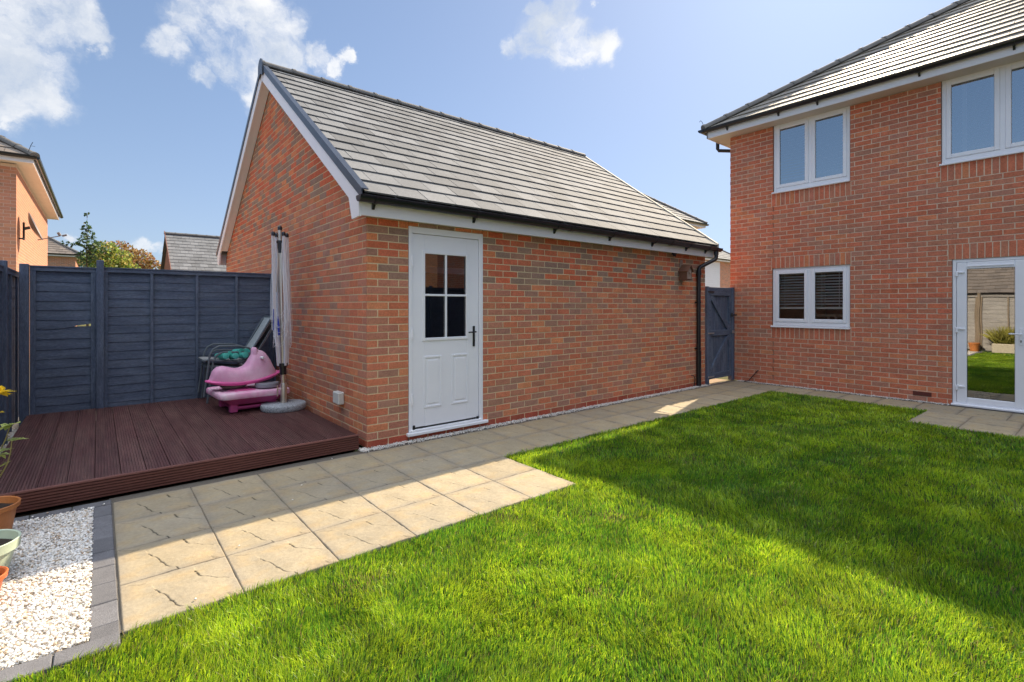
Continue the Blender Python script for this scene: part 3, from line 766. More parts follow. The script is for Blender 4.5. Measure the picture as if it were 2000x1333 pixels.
# barge boards and dry verge at the near gable
for sgn, nm in ((1, 'front'), (-1, 'rear')):
    Yf = lambda y: y if sgn == 1 else 2*RY-y
    bt, bb = .015, -.205       # board top / bottom offsets measured vertically from the tile plane
    top = lambda y: EZ+(y-EY)*sl_
    poly = [(EY+.055, top(EY+.055)+bt), (RY, RIDGEZ+bt), (RY, RIDGEZ+bb), (4.745, top(4.745)+bb), (4.665, 2.215), (EY+.055, 2.225)]
    mb = MB(); mb.prism([(Yf(y), z) for y, z in poly], 'x', 1.868, 1.892)
    mb.prism([(Yf(y), z) for y, z in [(4.80, top(4.80)+bb+.022), (RY, RIDGEZ+bb+.022), (RY, RIDGEZ+bb+.010), (4.80, top(4.80)+bb+.010)]], 'x', 1.892, 1.998)
    mb.build('bargeboard', UPVC, gar)
    mb = MB()
    poly = [(EY-.03, top(EY-.03)+.060), (RY, RIDGEZ+.060), (RY, RIDGEZ-.035), (EY+.03, top(EY+.03)-.035), (EY-.03, top(EY-.03)-.01)]
    mb.prism([(Yf(y), z) for y, z in poly], 'x', 1.856, 1.866)
    poly2 = [(EY-.03, top(EY-.03)+.060), (RY, RIDGEZ+.060), (RY, RIDGEZ+.048), (EY-.03, top(EY-.03)+.048)]
    mb.prism([(Yf(y), z) for y, z in poly2], 'x', 1.866, 1.925)
    mb.build('verge_trim', VERGE, gar)
mb = MB(); mb.lathe([(.0, 0), (.11, 0), (.115, .012), (.10, .02), (.0, .02)], 0, 0, 24)
o = None
mb = MB(); mb.M = Matrix.Translation((1.862, RY, RIDGEZ-.0)) @ Matrix.Rotation(R(90), 4, 'Y')
pr = [(math.cos(math.pi*(k/12))*.122, math.sin(math.pi*(k/12))*.13) for k in range(13)]
mb.M = None; mb.prism([(RY+p[0], RIDGEZ-.02+p[1]) for p in pr]+[(RY-.122, RIDGEZ-.17), (RY, RIDGEZ-.11), (RY+.122, RIDGEZ-.17)], 'x', 1.842, 1.860)
mb.build('ridge_end_cap', VERGE, gar)
# fascia + soffit + gutter + downpipe
mb = MB(); mb.box(1.893, 8.30, 4.495, 4.515, 2.235, 2.43, .002); mb.box(1.893, 8.30, 4.516, GY0-.001, 2.252, 2.262)
mb.box(3.72, 3.726, 4.4935, 4.495, 2.236, 2.42); mb.box(6.43, 6.436, 4.4935, 4.495, 2.236, 2.42)
mb.build('fascia', UPVC, gar)
mb = MB(); mb.box(1.893, 8.30, 2*RY-4.515, 2*RY-4.495, 2.235, 2.43); mb.build('rear_fascia', UPVC, gar)
gutter(gar, (1.845, 4.438, 2.405), (8.40, 4.438, 2.392), brackets=(.16, 1.32, 2.55, 3.62, 4.62, 5.55, 6.15), joints=(2.80, 5.05, 6.42))
mb = MB()
mb.tube([(8.27, 4.438, 2.36), (8.27, 4.438, 2.24), (8.262, 4.445, 2.205), (8.235, 4.458, 2.185), (8.02, 4.562, 2.075), (7.985, 4.578, 2.055), (7.968, 4.586, 2.02), (7.965, 4.588, 1.9), (7.965, 4.588, .03)], .034, 14)
mb.tube([(8.27, 4.438, 2.335), (8.27, 4.438, 2.27)], .041, 14); mb.tube([(7.965, 4.588, 2.00), (7.965, 4.588, 1.93)], .039, 14)
mb.tube([(7.965, 4.588, .62), (7.965, 4.588, .02)], .041, 14)
mb.tube([(7.965, 4.588, 1.95), (7.965, 4.588, 1.92)], .043, 14)
dpp = mb.build('downpipe', BLACK, gar, smooth=True)
for z in (.66, 1.45):
    mb = MB(); mb.tube([(7.965, 4.588, z-.012), (7.965, 4.588, z+.012)], .040, 12); mb.box(7.90, 8.03, 4.612, 4.629, z-.012, z+.012); mb.build('pipe_clip', BLACK, dpp)
# door
D = MB(); fx0, fx1, fz0, fz1 = 2.452, 3.390, .085, 2.205; fw = .040
D.box(fx0, fx0+fw, 4.620, 4.70, fz0, fz1, .003); D.box(fx1-fw-.012, fx1, 4.620, 4.70, fz0, fz1, .003); D.box(fx0+fw, fx1-fw-.012, 4.621, 4.70, fz1-.066, fz1-.001, .003)
dr = thing('door', (2.92, 4.65, 0), None, None); dr.parent = gar; dr.location = Vector((2.92, 4.65, 0))-gar.location
D.build('frame', DOORW, dr)
lx0, lx1, lz0, lz1 = fx0+fw+.005, fx1-fw-.017, .125, fz1-.071
P = MB(); yl = 4.634
gx0, gx1, gz0, gz1 = 2.640, 3.168, 1.045, 1.940
P.box(lx0, gx0, yl, yl+.044, lz0, lz1, .002); P.box(gx1, lx1, yl, yl+.044, lz0, lz1, .002)
P.box(gx0, gx1, yl, yl+.044, gz1, lz1); P.box(gx0, gx1, yl, yl+.044, lz0, gz0)
for (a, b, c, d) in ((gx0-.028, gx0+.004, gz0-.028, gz1+.028), (gx1-.004, gx1+.028, gz0-.028, gz1+.028)): P.box(a, b, yl-.010, yl, c, d, .004)
P.box(gx0+.004, gx1-.004, yl-.010, yl, gz1-.004, gz1+.028, .004); P.box(gx0+.004, gx1-.004, yl-.010, yl, gz0-.028, gz0+.004, .004)
gm = (gx0+gx1)/2
P.box(gm-.011, gm+.011, yl-.006, yl+.012, gz0, gz1, .003); P.box(gx0, gx1, yl-.005, yl+.012, 1.490, 1.512, .003)
for (a, b) in ((2.628, 2.850), (2.972, 3.194)):
    c, d = .312, .858
    for (p, q, r_, s_) in ((a, a+.022, c, d), (b-.022, b, c, d), (a+.022, b-.022, c, c+.022), (a+.022, b-.022, d-.022, d)): P.box(p, q, yl-.007, yl, r_, s_, .0035)
    P.box(a+.045, b-.045, yl-.006, yl, c+.045, d-.045, .005)
P.build('leaf', DOORW, dr, smooth=False)
P = MB(); P.quad((gx0, yl+.014, gz0), (gx1, yl+.014, gz0), (gx1, yl+.014, gz1), (gx0, yl+.014, gz1)); P.build('pane', GLASSG, dr)
P = MB(); P.box(2.425, 3.445, 4.585, 4.66, .050, .084, .006); P.box(2.47, 3.36, 4.60, 4.64, .0845, .108, .004); P.build('threshold', UPVC, dr)
P = MB(); P.box(2.505, 3.315, 4.628, 4.633, .110, .122); P.box(2.500, 2.520, 4.618, 4.63, .108, .150); P.box(3.305, 3.330, 4.618, 4.63, .108, .135); P.build('seal', BLACK, dr)
P = MB(); P.box(3.253, 3.283, yl-.010, yl, .93, 1.16, .004); P.tube([(3.268, yl-.008, 1.095), (3.268, yl-.05, 1.095), (3.255, yl-.056, 1.095), (3.165, yl-.056, 1.092)], .008, 8); P.tube([(3.268, yl-.005, .99), (3.268, yl-.018, .99)], .009, 8)
P.build('handle', STEEL, dr, smooth=True)
for z in (.42, 1.10, 1.845):
    P = MB(); P.tube([(2.489, 4.615, z-.055), (2.489, 4.615, z+.055)], .0085, 8); P.box(2.475, 2.503, 4.614, 4.632, z-.03, z+.03, .002); P.build('hinge', DOORW, dr)
# meter box on the gable, bird box, overflow
mb = MB(); mb.box(1.935, 2.001, 5.19, 5.36, .345, .475, .010); mb.box(1.94, 1.999, 5.222, 5.226, .342, .478); mb.build('junction_box', mat('cream plastic box', (.62, .63, .60), rough=.4), gar)
mb = MB(); mb.tube([(7.86, 4.61, .02), (7.86, 4.60, .14), (7.84, 4.60, .19), (7.80, 4.61, .21), (7.78, 4.628, .21)], .008, 6); mb.build('cable', BLACK, gar)
mb = MB(); mb.box(7.12, 7.20, 4.53, 4.58, 2.215, 2.25, .004); mb.tube([(7.14, 4.555, 2.215), (7.14, 4.54, 2.19)], .012, 6); mb.tube([(7.18, 4.555, 2.215), (7.18, 4.54, 2.19)], .012, 6); mb.build('vent', STEEL, gar)

bb = thing('birdbox', (7.475, 4.54, 1.8), 'small brown wooden birdbox with pitched roof hung on the garage wall beside the downpipe', 'birdbox')
mb = MB()
bx0, bx1, by0, by1, bz0, bz1 = 7.40, 7.545, 4.47, 4.615, 1.815, 1.975
mb.box(bx0, bx0+.012, by0, by1, bz0, bz1, .002); mb.box(bx1-.012, bx1, by0, by1, bz0, bz1, .002); mb.box(bx0+.012, bx1-.012, by0+.002, by1, bz0+.004, bz0+.016)
mb.build('body', BIRD, bb)
mb = MB(); mb.prism([(bx0+.012, bz0+.006), (bx1-.012, bz0+.006), (bx1-.012, bz1), ((bx0+bx1)/2, bz1+.075), (bx0+.012, bz1)], 'y', by0+.002, by0+.014)
mb.tube([((bx0+bx1)/2, by0+.004, 1.94), ((bx0+bx1)/2, by0-.018, 1.94)], .022, 14); mb.build('front', BIRDF, bb)
mb = MB(); mb.mi = 0; cx = (bx0+bx1)/2
mb.prism([(bx0-.022, bz1-.018), (cx, bz1+.092), (cx, bz1+.078), (bx0-.016, bz1-.028)], 'y', by0-.03, by1+.002)
mb.prism([(bx1+.022, bz1-.018), (cx+.0005, bz1+.093), (cx+.0005, bz1+.079), (bx1+.016, bz1-.028)], 'y', by0-.03, by1+.001)
mb.build('roof', BIRD, bb)
mb = MB(); mb.box(7.43, 7.515, 4.6155, 4.626, 1.78, 2.155, .002); mb.build('backboard', BIRDF, bb)

# ================================================================== HOUSE
HX = 9.234; HY = 4.677
hs = thing('house', (12.5, 0, 0), 'two storey red brick house with white windows and hipped grey tiled roof', 'house')
Uh = lambda y: HY-y
def hole(y0, y1, z0, z1): return (Uh(y0), Uh(y1), z0, z1)
LW = (3.905, 2.715, 1.040, 2.050); UW = (3.890, 2.715, 3.400, 4.600); RW = (1.592, -.28, 3.400, 4.600); FD = (1.474, -.03, 0.0, 2.035)
sol = [(Uh(3.92), Uh(2.70), 2.05, 2.25), (Uh(3.92), Uh(2.70), .825, 1.04), (Uh(3.92), Uh(2.70), 3.15, 3.385), (Uh(1.60), Uh(-.29), 3.15, 3.385), (Uh(1.52), Uh(-.08), 2.035, 2.25)]
brickwork('wall', hs, (HX, HY, 0), (0, -1, 0), (-1, 0, 0), 10.7, 61, holes=[hole(*LW), hole(*UW), hole(*RW), hole(*FD)], soldiers=sol, style='house', mcol=(.70, .56, .42))
brickwork('side_wall', hs, (HX, HY, 0), (1, 0, 0), (0, 1, 0), 8.0, 61, u0=.014, style='house', phase=1, mcol=(.70, .56, .42))
# rooms behind the glass
mb = MB(); mb.mi = 0
mb.box(HX+.22, HX+4.2, HY-.2, HY-.12, .02, 4.55); mb.box(HX+4.2, HX+4.28, -6, HY-.1, .02, 4.55); mb.box(HX+.22, HX+4.2, -6.1, -6.0, .02, 4.55)
mb.box(HX+.215, HX+4.2, -6.0, HY-.2, 2.40, 2.60); mb.box(HX+.215, HX+4.2, -6.0, HY-.2, 4.57, 4.60); mb.box(HX+.215, HX+4.2, 1.95, 2.05, .03, 4.57)
mb.build('room_walls', DARK, hs)
mb = MB(); mb.box(HX+.215, HX+4.2, -6, HY-.2, -.02, .02); mb.build('room_floor', DARKC, hs)
mb = MB(); mb.box(HX+.02, HX+8, -6.02, -5.9, 0, 4.57); mb.box(HX+7.9, HX+8, -6, HY-.02, 0, 4.57); mb.c = [(.27, .12, .075)]*len(mb.f); mb.build('rear_wall', BRICK, hs, cols=True)
HE, HEZ, HT = 8.90, 4.735, math.radians(33.6)
Sh = (math.cos(HT), 0, math.sin(HT)); Nh = (-math.sin(HT), 0, math.cos(HT)); Lh = 5.45
yTop = 5.02
rf = tiled_roof('roof', hs, (HE, yTop, HEZ), (0, -1, 0), Sh, Nh, [(0, 0), (11.8, 0), (11.8-Lh*math.cos(HT), Lh), (Lh*math.cos(HT), Lh)], TILEH, gauge=.285, width=.33, th=.0205)
Ss = (0, -math.cos(HT), math.sin(HT)); Ns = (0, math.sin(HT), math.cos(HT))
tiled_roof('side_roof', hs, (HE, yTop, HEZ), (1, 0, 0), Ss, Ns, [(0, 0), (Lh*math.cos(HT)*2, 0), (Lh*math.cos(HT), Lh)], TILEH, gauge=.285, width=.33, th=.022)
mb = MB(); yb = yTop-11.8; rx = HE+Lh*math.cos(HT); rz = HEZ+Lh*math.sin(HT)
mb.add([(HE+2*Lh*math.cos(HT), yTop, HEZ), (HE+2*Lh*math.cos(HT), yb, HEZ), (rx, yb+Lh*math.cos(HT), rz), (rx, yTop-Lh*math.cos(HT), rz)], [(0, 1, 2, 3)])
mb.add([(HE, yb, HEZ), (HE+2*Lh*math.cos(HT), yb, HEZ), (rx, yb+Lh*math.cos(HT), rz)], [(0, 1, 2)]); mb.build('rear_roof', TILEH, hs)
mb = MB(); dl = Lh*math.cos(HT); ridge_run(mb, (HE-.01, yTop+.01, HEZ+.05), (HE+dl, yTop-dl, HEZ+Lh*math.sin(HT)+.06), r=.09, drop=.045, seg=.45)
ridge_run(mb, (rx, yTop-dl, rz+.05), (rx, yb+dl, rz+.05), r=.10, drop=.05); mb.build('ridge_tiles', RIDGE, rf, smooth=True)
mb = MB(); mb.box(8.945, 8.965, -6.6, 4.99, 4.575, 4.735, .002); mb.box(8.945, 16.5, 4.970, 4.990, 4.5755, 4.7345)
mb.build('fascia', UPVC, hs)
mb = MB(); mb.box(8.966, 9.25, -6.6, 4.969, 4.580, 4.588); mb.box(9.25, 16.5, 4.66, 4.969, 4.580, 4.588); mb.build('soffit', SOFF, hs)
gutter(hs, (8.888, 5.03, 4.735), (8.888, -6.5, 4.735), out=(-1, 0, 0), brackets=(.45, 1.35, 1.95, 3.25, 4.2, 5.1, 6.0), joints=(3.25,))
gutter(hs, (8.83, 5.047, 4.735), (16, 5.047, 4.735), out=(0, 1, 0), brackets=(), joints=(), name='side_gutter')
mb = MB(); mb.tube([(9.45, 5.04, 4.68), (9.45, 5.04, 4.50), (9.46, 5.02, 4.46), (9.60, 4.77, 4.42), (9.60, 4.74, 4.36), (9.60, 4.735, 3.6), (9.60, 4.735, .05)], .033, 12); mb.build('downpipe', BLACK, hs, smooth=True)
mb = MB(); mb.tube([(8.90, 5.03, 4.83), (8.885, 5.05, 4.90), (8.87, 5.07, 4.93), (8.875, 5.10, 4.91)], .005, 6); mb.build('hip_iron', STEEL, hs)
mb = MB(); mb.box(HX-.004, HX+.02, 1.700, 1.915, .078, .140, .002)
for i in range(10):
    mb.box(HX-.0055, HX-.004, 1.71+i*.0205, 1.72+i*.0205, .085, .133)
mb.build('air_brick', mat('dark terracotta air brick', (.12, .03, .022), rough=.8), hs)
mb = MB(); mb.tube([(HX-.10, 4.36, .012), (HX-.06, 4.30, .02), (HX-.012, 4.16, .215), (HX+.01, 4.15, .22)], .008, 6); mb.build('cable', BLACK, hs)

def window(y0, y1, z0, z1, lights, blind, glass):
    w = MB(); xf = HX+.022; o = .048; s = .056
    w.box(xf, xf+.07, y0, y0-o, z0, z1, .003); w.box(xf, xf+.07, y1+o, y1, z0, z1, .003)
    w.box(xf, xf+.07, y0-o, y1+o, z1-o, z1-.001, .003); w.box(xf, xf+.07, y0-o, y1+o, z0+.001, z0+o+.022, .003)
    n = len(lights)
    for a in lights[1:-1]: w.box(xf, xf+.07, a+.026, a-.026, z0+o+.022, z1-o, .003)
    fr = w.build('window', UPVC, hs)
    for i in range(n-1):
        a = lights[i]-(o if i == 0 else .026); b = lights[i+1]+(o if i == n-2 else .026); zb, zt = z0+o+.022, z1-o
        m = MB(); p = xf-.010
        ss = s
        m.box(p, p+.05, a, a-ss, zb, zt, .006); m.box(p, p+.05, b+ss, b, zb, zt, .006)
        m.box(p+.001, p+.05, a-ss, b+ss, zb, zb+ss, .006); m.box(p+.001, p+.05, a-ss, b+ss, zt-ss, zt, .006)
        m.build('sash', UPVC, fr)
        m = MB(); g = p+.022; e = .003
        for q in ((a-ss, a-ss-e, zb+ss, zt-ss), (b+ss+e, b+ss, zb+ss, zt-ss), (a-ss-e, b+ss+e, zb+ss, zb+ss+e), (a-ss-e, b+ss+e, zt-ss-e, zt-ss)): m.box(g-.004, g-.001, *q)
        m.build('gasket', BLACK, fr)
        m = MB(); m.add([(g, a-ss, zb+ss), (g, b+ss, zb+ss), (g, b+ss, zt-ss), (g, a-ss, zt-ss)], [(0, 1, 2, 3)]); m.build('pane', glass, fr)
    m = MB(); m.box(HX-.030, HX+.06, y0+.022, y1-.005, z0-.028, z0, .006); m.build('sill', UPVC, fr)
    # blind hung behind the glass
    m = MB(); xb = HX+.118; zt = z1-.06
    if blind == 'open':
        z = zt; bot = z0+.315; k = 0
        while z > bot+.03:
            m.M = Matrix.Translation((xb, 0, z)) @ Matrix.Rotation(R(-27), 4, 'Y'); m.box(-.024, .024, y0-.05, y1+.05, -.0012, .0012); z -= .0475
        m.M = None; m.box(xb-.016, xb+.016, y0-.05, y1+.05, bot-.02, bot+.018, .004)
        for yy in (y0-.17, (y0+y1)/2+.08, (y0+y1)/2-.16, y1+.18): m.box(xb-.026, xb-.0245, yy, yy-.006, bot, zt)
        m.build('blind', BLINDD, fr)
    else:
        z = zt; bot = z0+(.24 if blind == 'raised' else .06)
        while z > bot:
            m.M = Matrix.Translation((xb, 0, z)) @ Matrix.Rotation(R(-26), 4, 'Y'); m.box(-.025, .025, y0-.05, y1+.05, -.0012, .0012); z -= .048
        m.M = None; m.box(xb-.016, xb+.016, y0-.05, y1+.05, bot-.03, bot, .004)
        if blind == 'tapes':
            m.build('blind', BLINDW, fr); m = MB()
            for yy in (y0-.21, y0-.50, y0-.86, y0-1.15, y0-1.5): m.box(xb-.030, xb-.027, yy, yy-.052, bot, zt)
            m.build('blind_tape', BLINDW, fr)
        else: m.build('blind', BLINDW, fr)
    return fr
window(*LW, [3.905, 3.310, 2.715], 'open', GLASS)
window(*UW, [3.890, 3.302, 2.715], 'raised', GLASSU)
window(*RW, [1.592, .968, .345, -.28], 'tapes', GLASSU)
# glazed garden doors
fd = thing('garden_door', (HX, .72, 0), None, None); fd.parent = hs; fd.location = Vector((HX, .72, 0))-hs.location
m = MB(); xf = HX+.012
m.box(xf, xf+.07, 1.474, 1.434, .03, 2.034, .003); m.box(xf, xf+.07, .010, -.030, .03, 2.034, .003); m.box(xf, xf+.07, 1.434, .010, 1.992, 2.033, .003)
m.box(HX-.045, xf+.08, 1.486, -.040, .0, .030, .006); m.box(xf-.008, xf+.07, 1.434, .01, .0305, .046, .003); m.build('frame', UPVC, fd)
for (a, b, k) in ((1.430, .735, 0), (.722, .014, 1)):
    m = MB(); p = xf-.006; s = .107; sb = .075; s2 = .118
    sa, sb_ = (s, s2) if k == 0 else (s2, s)
    m.box(p, p+.055, a, a-sa, .048, 1.988, .006); m.box(p, p+.055, b+sb_, b, .048, 1.988, .006)
    m.box(p+.001, p+.055, a-sa, b+sb_, .048, .125, .006); m.box(p+.001, p+.055, a-sa, b+sb_, 1.896, 1.988, .006)
    lf = m.build('leaf', UPVC, fd)
    m = MB(); g = p+.024; m.add([(g, a-sa, .125), (g, b+sb_, .125), (g, b+sb_, 1.896), (g, a-sa, 1.896)], [(0, 1, 2, 3)]); m.build('pane', GLASSD, lf)
    m = MB(); e = .004
    for q in ((a-sa, a-sa-e, .125, 1.896), (b+sb_+e, b+sb_, .125, 1.896), (a-sa-e, b+sb_+e, .125, .129), (a-sa-e, b+sb_+e, 1.892, 1.896)): m.box(g-.004, g-.001, *q)
    m.build('gasket', BLACK, lf)
    m = MB(); m.box(p-.010, p, a-.11, b+.13, 1.925, 1.945, .003); m.build('vent', UPVC, lf)
    for z in (.255, 1.055, 1.84):
        m = MB(); yy = a if k == 0 else b; sg = 1 if k == 0 else -1
        m.box(p-.014, p, yy+.012*sg, yy-.018*sg, z-.042, z+.03, .004); m.box(p-.016, p, yy-.019*sg, yy-.085*sg, z+.002, z+.026, .004); m.build('hinge', UPVC, lf)
    if k == 0:
        m = MB(); m.box(p-.010, p, .812, .778, .875, 1.10, .004); m.tube([(p-.008, .795, 1.02), (p-.045, .795, 1.02), (p-.052, .805, 1.02), (p-.052, .905, 1.022)], .009, 8); m.build('handle', UPVC, lf, smooth=True)
        m = MB(); m.tube([(p-.012, .795, .93), (p-.010, .795, .93)], .009, 10); m.box(p-.0125, p-.010, .799, .791, .905, .93); m.build('keyhole', STEEL, lf)
# chairs seen through the lower window
for i, (yy, xx) in enumerate(((3.27, .48), (2.99, .56))):
    ch = thing('dining_chair', (HX+xx, yy, .02), ('pale wooden dining chair inside, seen through the left pane of the lower window', 'pale wooden dining chair inside, seen through the right pane of the lower window')[i], 'chair', 'dining chairs behind the lower window')
    m = MB(); X = HX+xx
    for dy in (-.21, .21): m.box(X-.015, X+.015, yy+dy-.017, yy+dy+.017, .02, 1.245, .003)
    m.box(X-.014, X+.014, yy-.193, yy+.193, 1.205, 1.245, .003); m.box(X-.012, X+.012, yy-.193, yy+.193, .95, .98, .003); m.box(X-.012, X+.012, yy-.193, yy+.193, .70, .73, .003)
    m.build('backrest', WOODP, ch)
    m = MB(); m.box(X, X+.42, yy-.22, yy+.22, .44, .48, .006); m.build('seat', WOODP, ch)
    for dy in (-.2, .2): m = MB(); m.box(X+.38, X+.41, yy+dy-.015, yy+dy+.015, .02, .44); m.build('leg', WOODP, ch)
# pot with a small plant just inside the garden door
pp = thing('plant_pot', (9.50, 1.20, .02), 'small white patterned pot with a leafy plant behind the garden door glass', 'plant pot')
m = MB(); m.lathe([(.0, .02), (.055, .02), (.075, .06), (.085, .14), (.078, .15), (.07, .14), (.0, .135)], 9.50, 1.20, 20); m.build('pot', mat('white patterned pot', (.62, .58, .50), rough=.5, fine=.6, fs=40), pp, smooth=True)
m = MB()
for k in range(34):
    q = random.uniform(0, 6.28); e = random.uniform(.2, 1.3); l = random.uniform(.06, .13); d = Vector((math.cos(q)*math.cos(e), math.sin(q)*math.cos(e), math.sin(e))); sd = d.cross(Vector((0, 0, 1))).normalized()*.014
    b = Vector((9.50, 1.20, .14)); m.add([b, b+d*l*.5+sd, b+d*l, b+d*l*.5-sd], [(0, 1, 2, 3)])
m.build('leaves', mat('house plant leaf', (.16, .20, .07), rough=.5, island=.5), pp)

# ================================================================== SIDE GATE
gt = thing('garden_gate', (8.75, 4.62, 0), 'slate blue boarded garden gate with diagonal braces between garage and house', 'gate')
gy = 4.635; x0, x1 = 8.262, 9.222
m = MB(); m.box(x0, x0+.062, gy-.045, gy+.04, 0, 1.735, .004); m.build('post', FENCEV, gt)
m = MB(); m.box(x1-.075, x1, gy-.05, gy+.04, 0, 1.735, .004); m.build('post', FENCEV, gt)
m = MB(); nb = 8; wv = (x1-x0-.137-.012)/nb
for i in range(nb):
    a = x0+.068+i*wv; m.box(a+.0015, a+wv-.0015, gy+.002, gy+.018, .075, 1.70, .003)
m.build('boards', FENCEV, gt)
m = MB(); a, b = x0+.066, x1-.079
m.box(a, b, gy-.034, gy+.0015, 1.575, 1.725, .003); m.box(a, b, gy-.032, gy+.0015, .855, .955, .003); m.box(a, b, gy-.032, gy+.0015, .085, .185, .003)
m.box(a, a+.075, gy-.031, gy+.0015, .1855, 1.5745, .002); m.box(b-.075, b, gy-.031, gy+.0015, .1855, 1.5745, .002)
m.build('frame', FENCE, gt)
for (za, zb, s0) in ((1.56, .97, 1), (.20, .84, 1)):
    m = MB(); p0 = Vector((a+.09, 0, za)); p1 = Vector((b-.09, 0, zb)); d = (p1-p0).normalized(); n_ = Vector((-d.z, 0, d.x))*.045
    c = [p0-n_, p1-n_, p1+n_, p0+n_]; m.add([(v.x, gy-.029, v.z) for v in c]+[(v.x, gy+.0014, v.z) for v in c], [(0, 1, 2, 3), (7, 6, 5, 4)]+[(i, (i+1) % 4, 4+(i+1) % 4, 4+i) for i in range(4)])
    m.build('brace', FENCEV, gt)
for z in (1.64, .905, .13):
    m = MB(); m.box(x0+.01, x0+.22, gy-.050, gy-.0455, z-.012, z+.012); m.build('hinge', GALV if z < 1 else STEEL, gt)
m = MB(); m.tube([(x1-.07, gy-.06, 1.22), (x1-.06, gy-.10, 1.22), (x1-.02, gy-.10, 1.22)], .012, 8); m.tube([(x1-.11, gy-.055, 1.19), (x1-.11, gy-.055, 1.26)], .016, 8); m.build('latch', STEEL, gt)
m = MB(); m.box(x1-.10, x1-.01, gy-.056, gy-.0505, .88, .93); m.build('bolt', GALV, gt)

# ================================================================== FENCES
def waney_panel(parent, O, U, N, L, z0, z1, m_=None, mv=None, battens=(), gap=None, frame=.045, toprail=True, arch=0, boards=.128, seed=0):
    """horizontal lapped boards; O at u=0 on the front face plane, N outward"""
    m_ = m_ or FENCE; mv = mv or FENCEV
    O, U, N = Vector(O), Vector(U), Vector(N); rnd = random.Random(seed); mb = MB()
    nseg = 14; z = z1-.02; k = 0
    while z > z0+.02:
        hgt = boards+.035; zt = z; zb = max(z0, z-hgt); sl1 = rnd.uniform(-.010, .010)
        if gap and k == gap[0]: sl1 = gap[1]
        ph = rnd.uniform(0, 6); vs = []
        for i in range(nseg+1):
            u = L*i/nseg; wv = math.sin(u*5+ph)*.003+rnd.uniform(-.0025, .0025); lift = sl1*max(0, (i/nseg)-.45)/.55 if (gap and k == gap[0]) else sl1*i/nseg
            low = zb+wv+lift
            P = O+U*u
            vs += [P+Vector((0, 0, zt))-N*.016, P+Vector((0, 0, low))-N*.008, P+Vector((0, 0, low))-N*.016, P+Vector((0, 0, zt))-N*.022]
        fs = []
        for i in range(nseg):
            b = i*4
            for q in range(4): fs.append((b+q, b+(q+1) % 4, b+4+(q+1) % 4, b+4+q))
        fs += [(0, 1, 2, 3), (nseg*4+3, nseg*4+2, nseg*4+1, nseg*4)]
        mb.add(vs, fs)
        z -= boards*rnd.uniform(.93, 1.07)
        if gap and k == gap[0]-0: z -= gap[2]
        k += 1
    pan = mb.build('panel', m_, parent)
    def bar(u0, u1, za, zb, dn0, dn1, mm, nm):
        m2 = MB(); c = []
        for dn in (dn0, dn1):
            for (u, z_) in ((u0, za), (u1, za), (u1, zb), (u0, zb)): c.append(O+U*u+N*dn+Vector((0, 0, z_)))
        m2.add(c, [(0, 1, 2, 3), (7, 6, 5, 4)]+[(i, (i+1) % 4, 4+(i+1) % 4, 4+i) for i in range(4)]); return m2.build(nm, mm, parent)
    if toprail: bar(0, L, z1-.045, z1, -.001, .022, m_, 'top_rail'); bar(-.002, L+.002, z1+.0, z1+.014, -.028, .030, m_, 'capping')
    bar(0, frame, z0, z1-.0455, -.001, .020, mv, 'batten'); bar(L-frame, L, z0, z1-.0455, -.001, .020, mv, 'batten')
    for b in battens: bar(b-.016, b+.016, z0, z1-.0455, -.001, .020, mv, 'batten')
def post(parent, x, y, w, z1, m_=None, d=None):
    mb = MB(); d = d or w; mb.box(x-w/2, x+w/2, y-d/2, y+d/2, -.02, z1, .004); mb.build('post', m_ or FENCEV, parent)
bf = thing('fence', (.7, 7.9, 0), 'slate blue lapped fence running behind the dark red deck', 'fence')
waney_panel(bf, (-.602, 7.90, 0), (1, 0, 0), (0, -1, 0), .5832, .115, 1.835, gap=(5, .072, .014), frame=.050, boards=.112, seed=4)
waney_panel(bf, (.0535, 7.905, 0), (1, 0, 0), (0, -1, 0), 1.918, .13, 1.845, battens=(.475, .97, 1.445), frame=.036, boards=.105, seed=5)
post(bf, -.646, 7.885, .078, 1.862, d=.10); post(bf, .017, 7.885, .072, 1.940, d=.10); post(bf, 1.990, 7.88, .026, 1.905, d=.09)
lf_ = thing('fence', (-.7, 7.2, 0), 'slate blue fence running towards the camera at the left end of the deck', 'fence')
for k, (ya, yb, s) in enumerate(((7.075, 8.70, 11), (6.0, 6.97, 12), (4.72, 5.90, 13))):
    L = yb-ya
    waney_panel(lf_, (-.74, yb, 0), (0, -1, 0), (1, 0, 0), L, .03, 1.765, battens=[L*.35, L*.68], frame=.04, boards=.115, seed=s)
for y in (7.025, 5.95): post(lf_, -.735, y, .075, 1.835)
post(lf_, -.735, 4.66, .075, 1.835)
f3 = thing('fence', (-1.65, 4.62, 0), 'slate blue fence closing off the gravel bed to the left of the deck', 'fence')
waney_panel(f3, (-2.50, 4.64, 0), (1, 0, 0), (0, -1, 0), 1.70, .03, 1.765, battens=(.6, 1.2), seed=21)
f4 = thing('fence', (-2.54, 1, 0), 'weathered grey timber fence across the lawn, seen mirrored in the garden door', 'fence')
for k in range(4):
    ya = 4.55-1.86*k
    waney_panel(f4, (-2.54, ya, 0), (0, -1, 0), (1, 0, 0), 1.78, .04, 1.72, m_=RAW, mv=RAWV, battens=(.6, 1.2), seed=30+k)
    post(f4, -2.53, ya-1.82, .075, 1.80, RAWV)
f5 = thing('fence', (3.3, -3, 0), 'slate blue fence behind the camera, mirrored in the garage door glass', 'fence')
for k in range(6):
    xa = -2.45+1.94*k
    waney_panel(f5, (xa, -3.0, 0), (1, 0, 0), (0, 1, 0), 1.83, .04, 1.90, battens=(.6, 1.2), seed=40+k); post(f5, xa+1.885, -2.99, .08, 1.96)

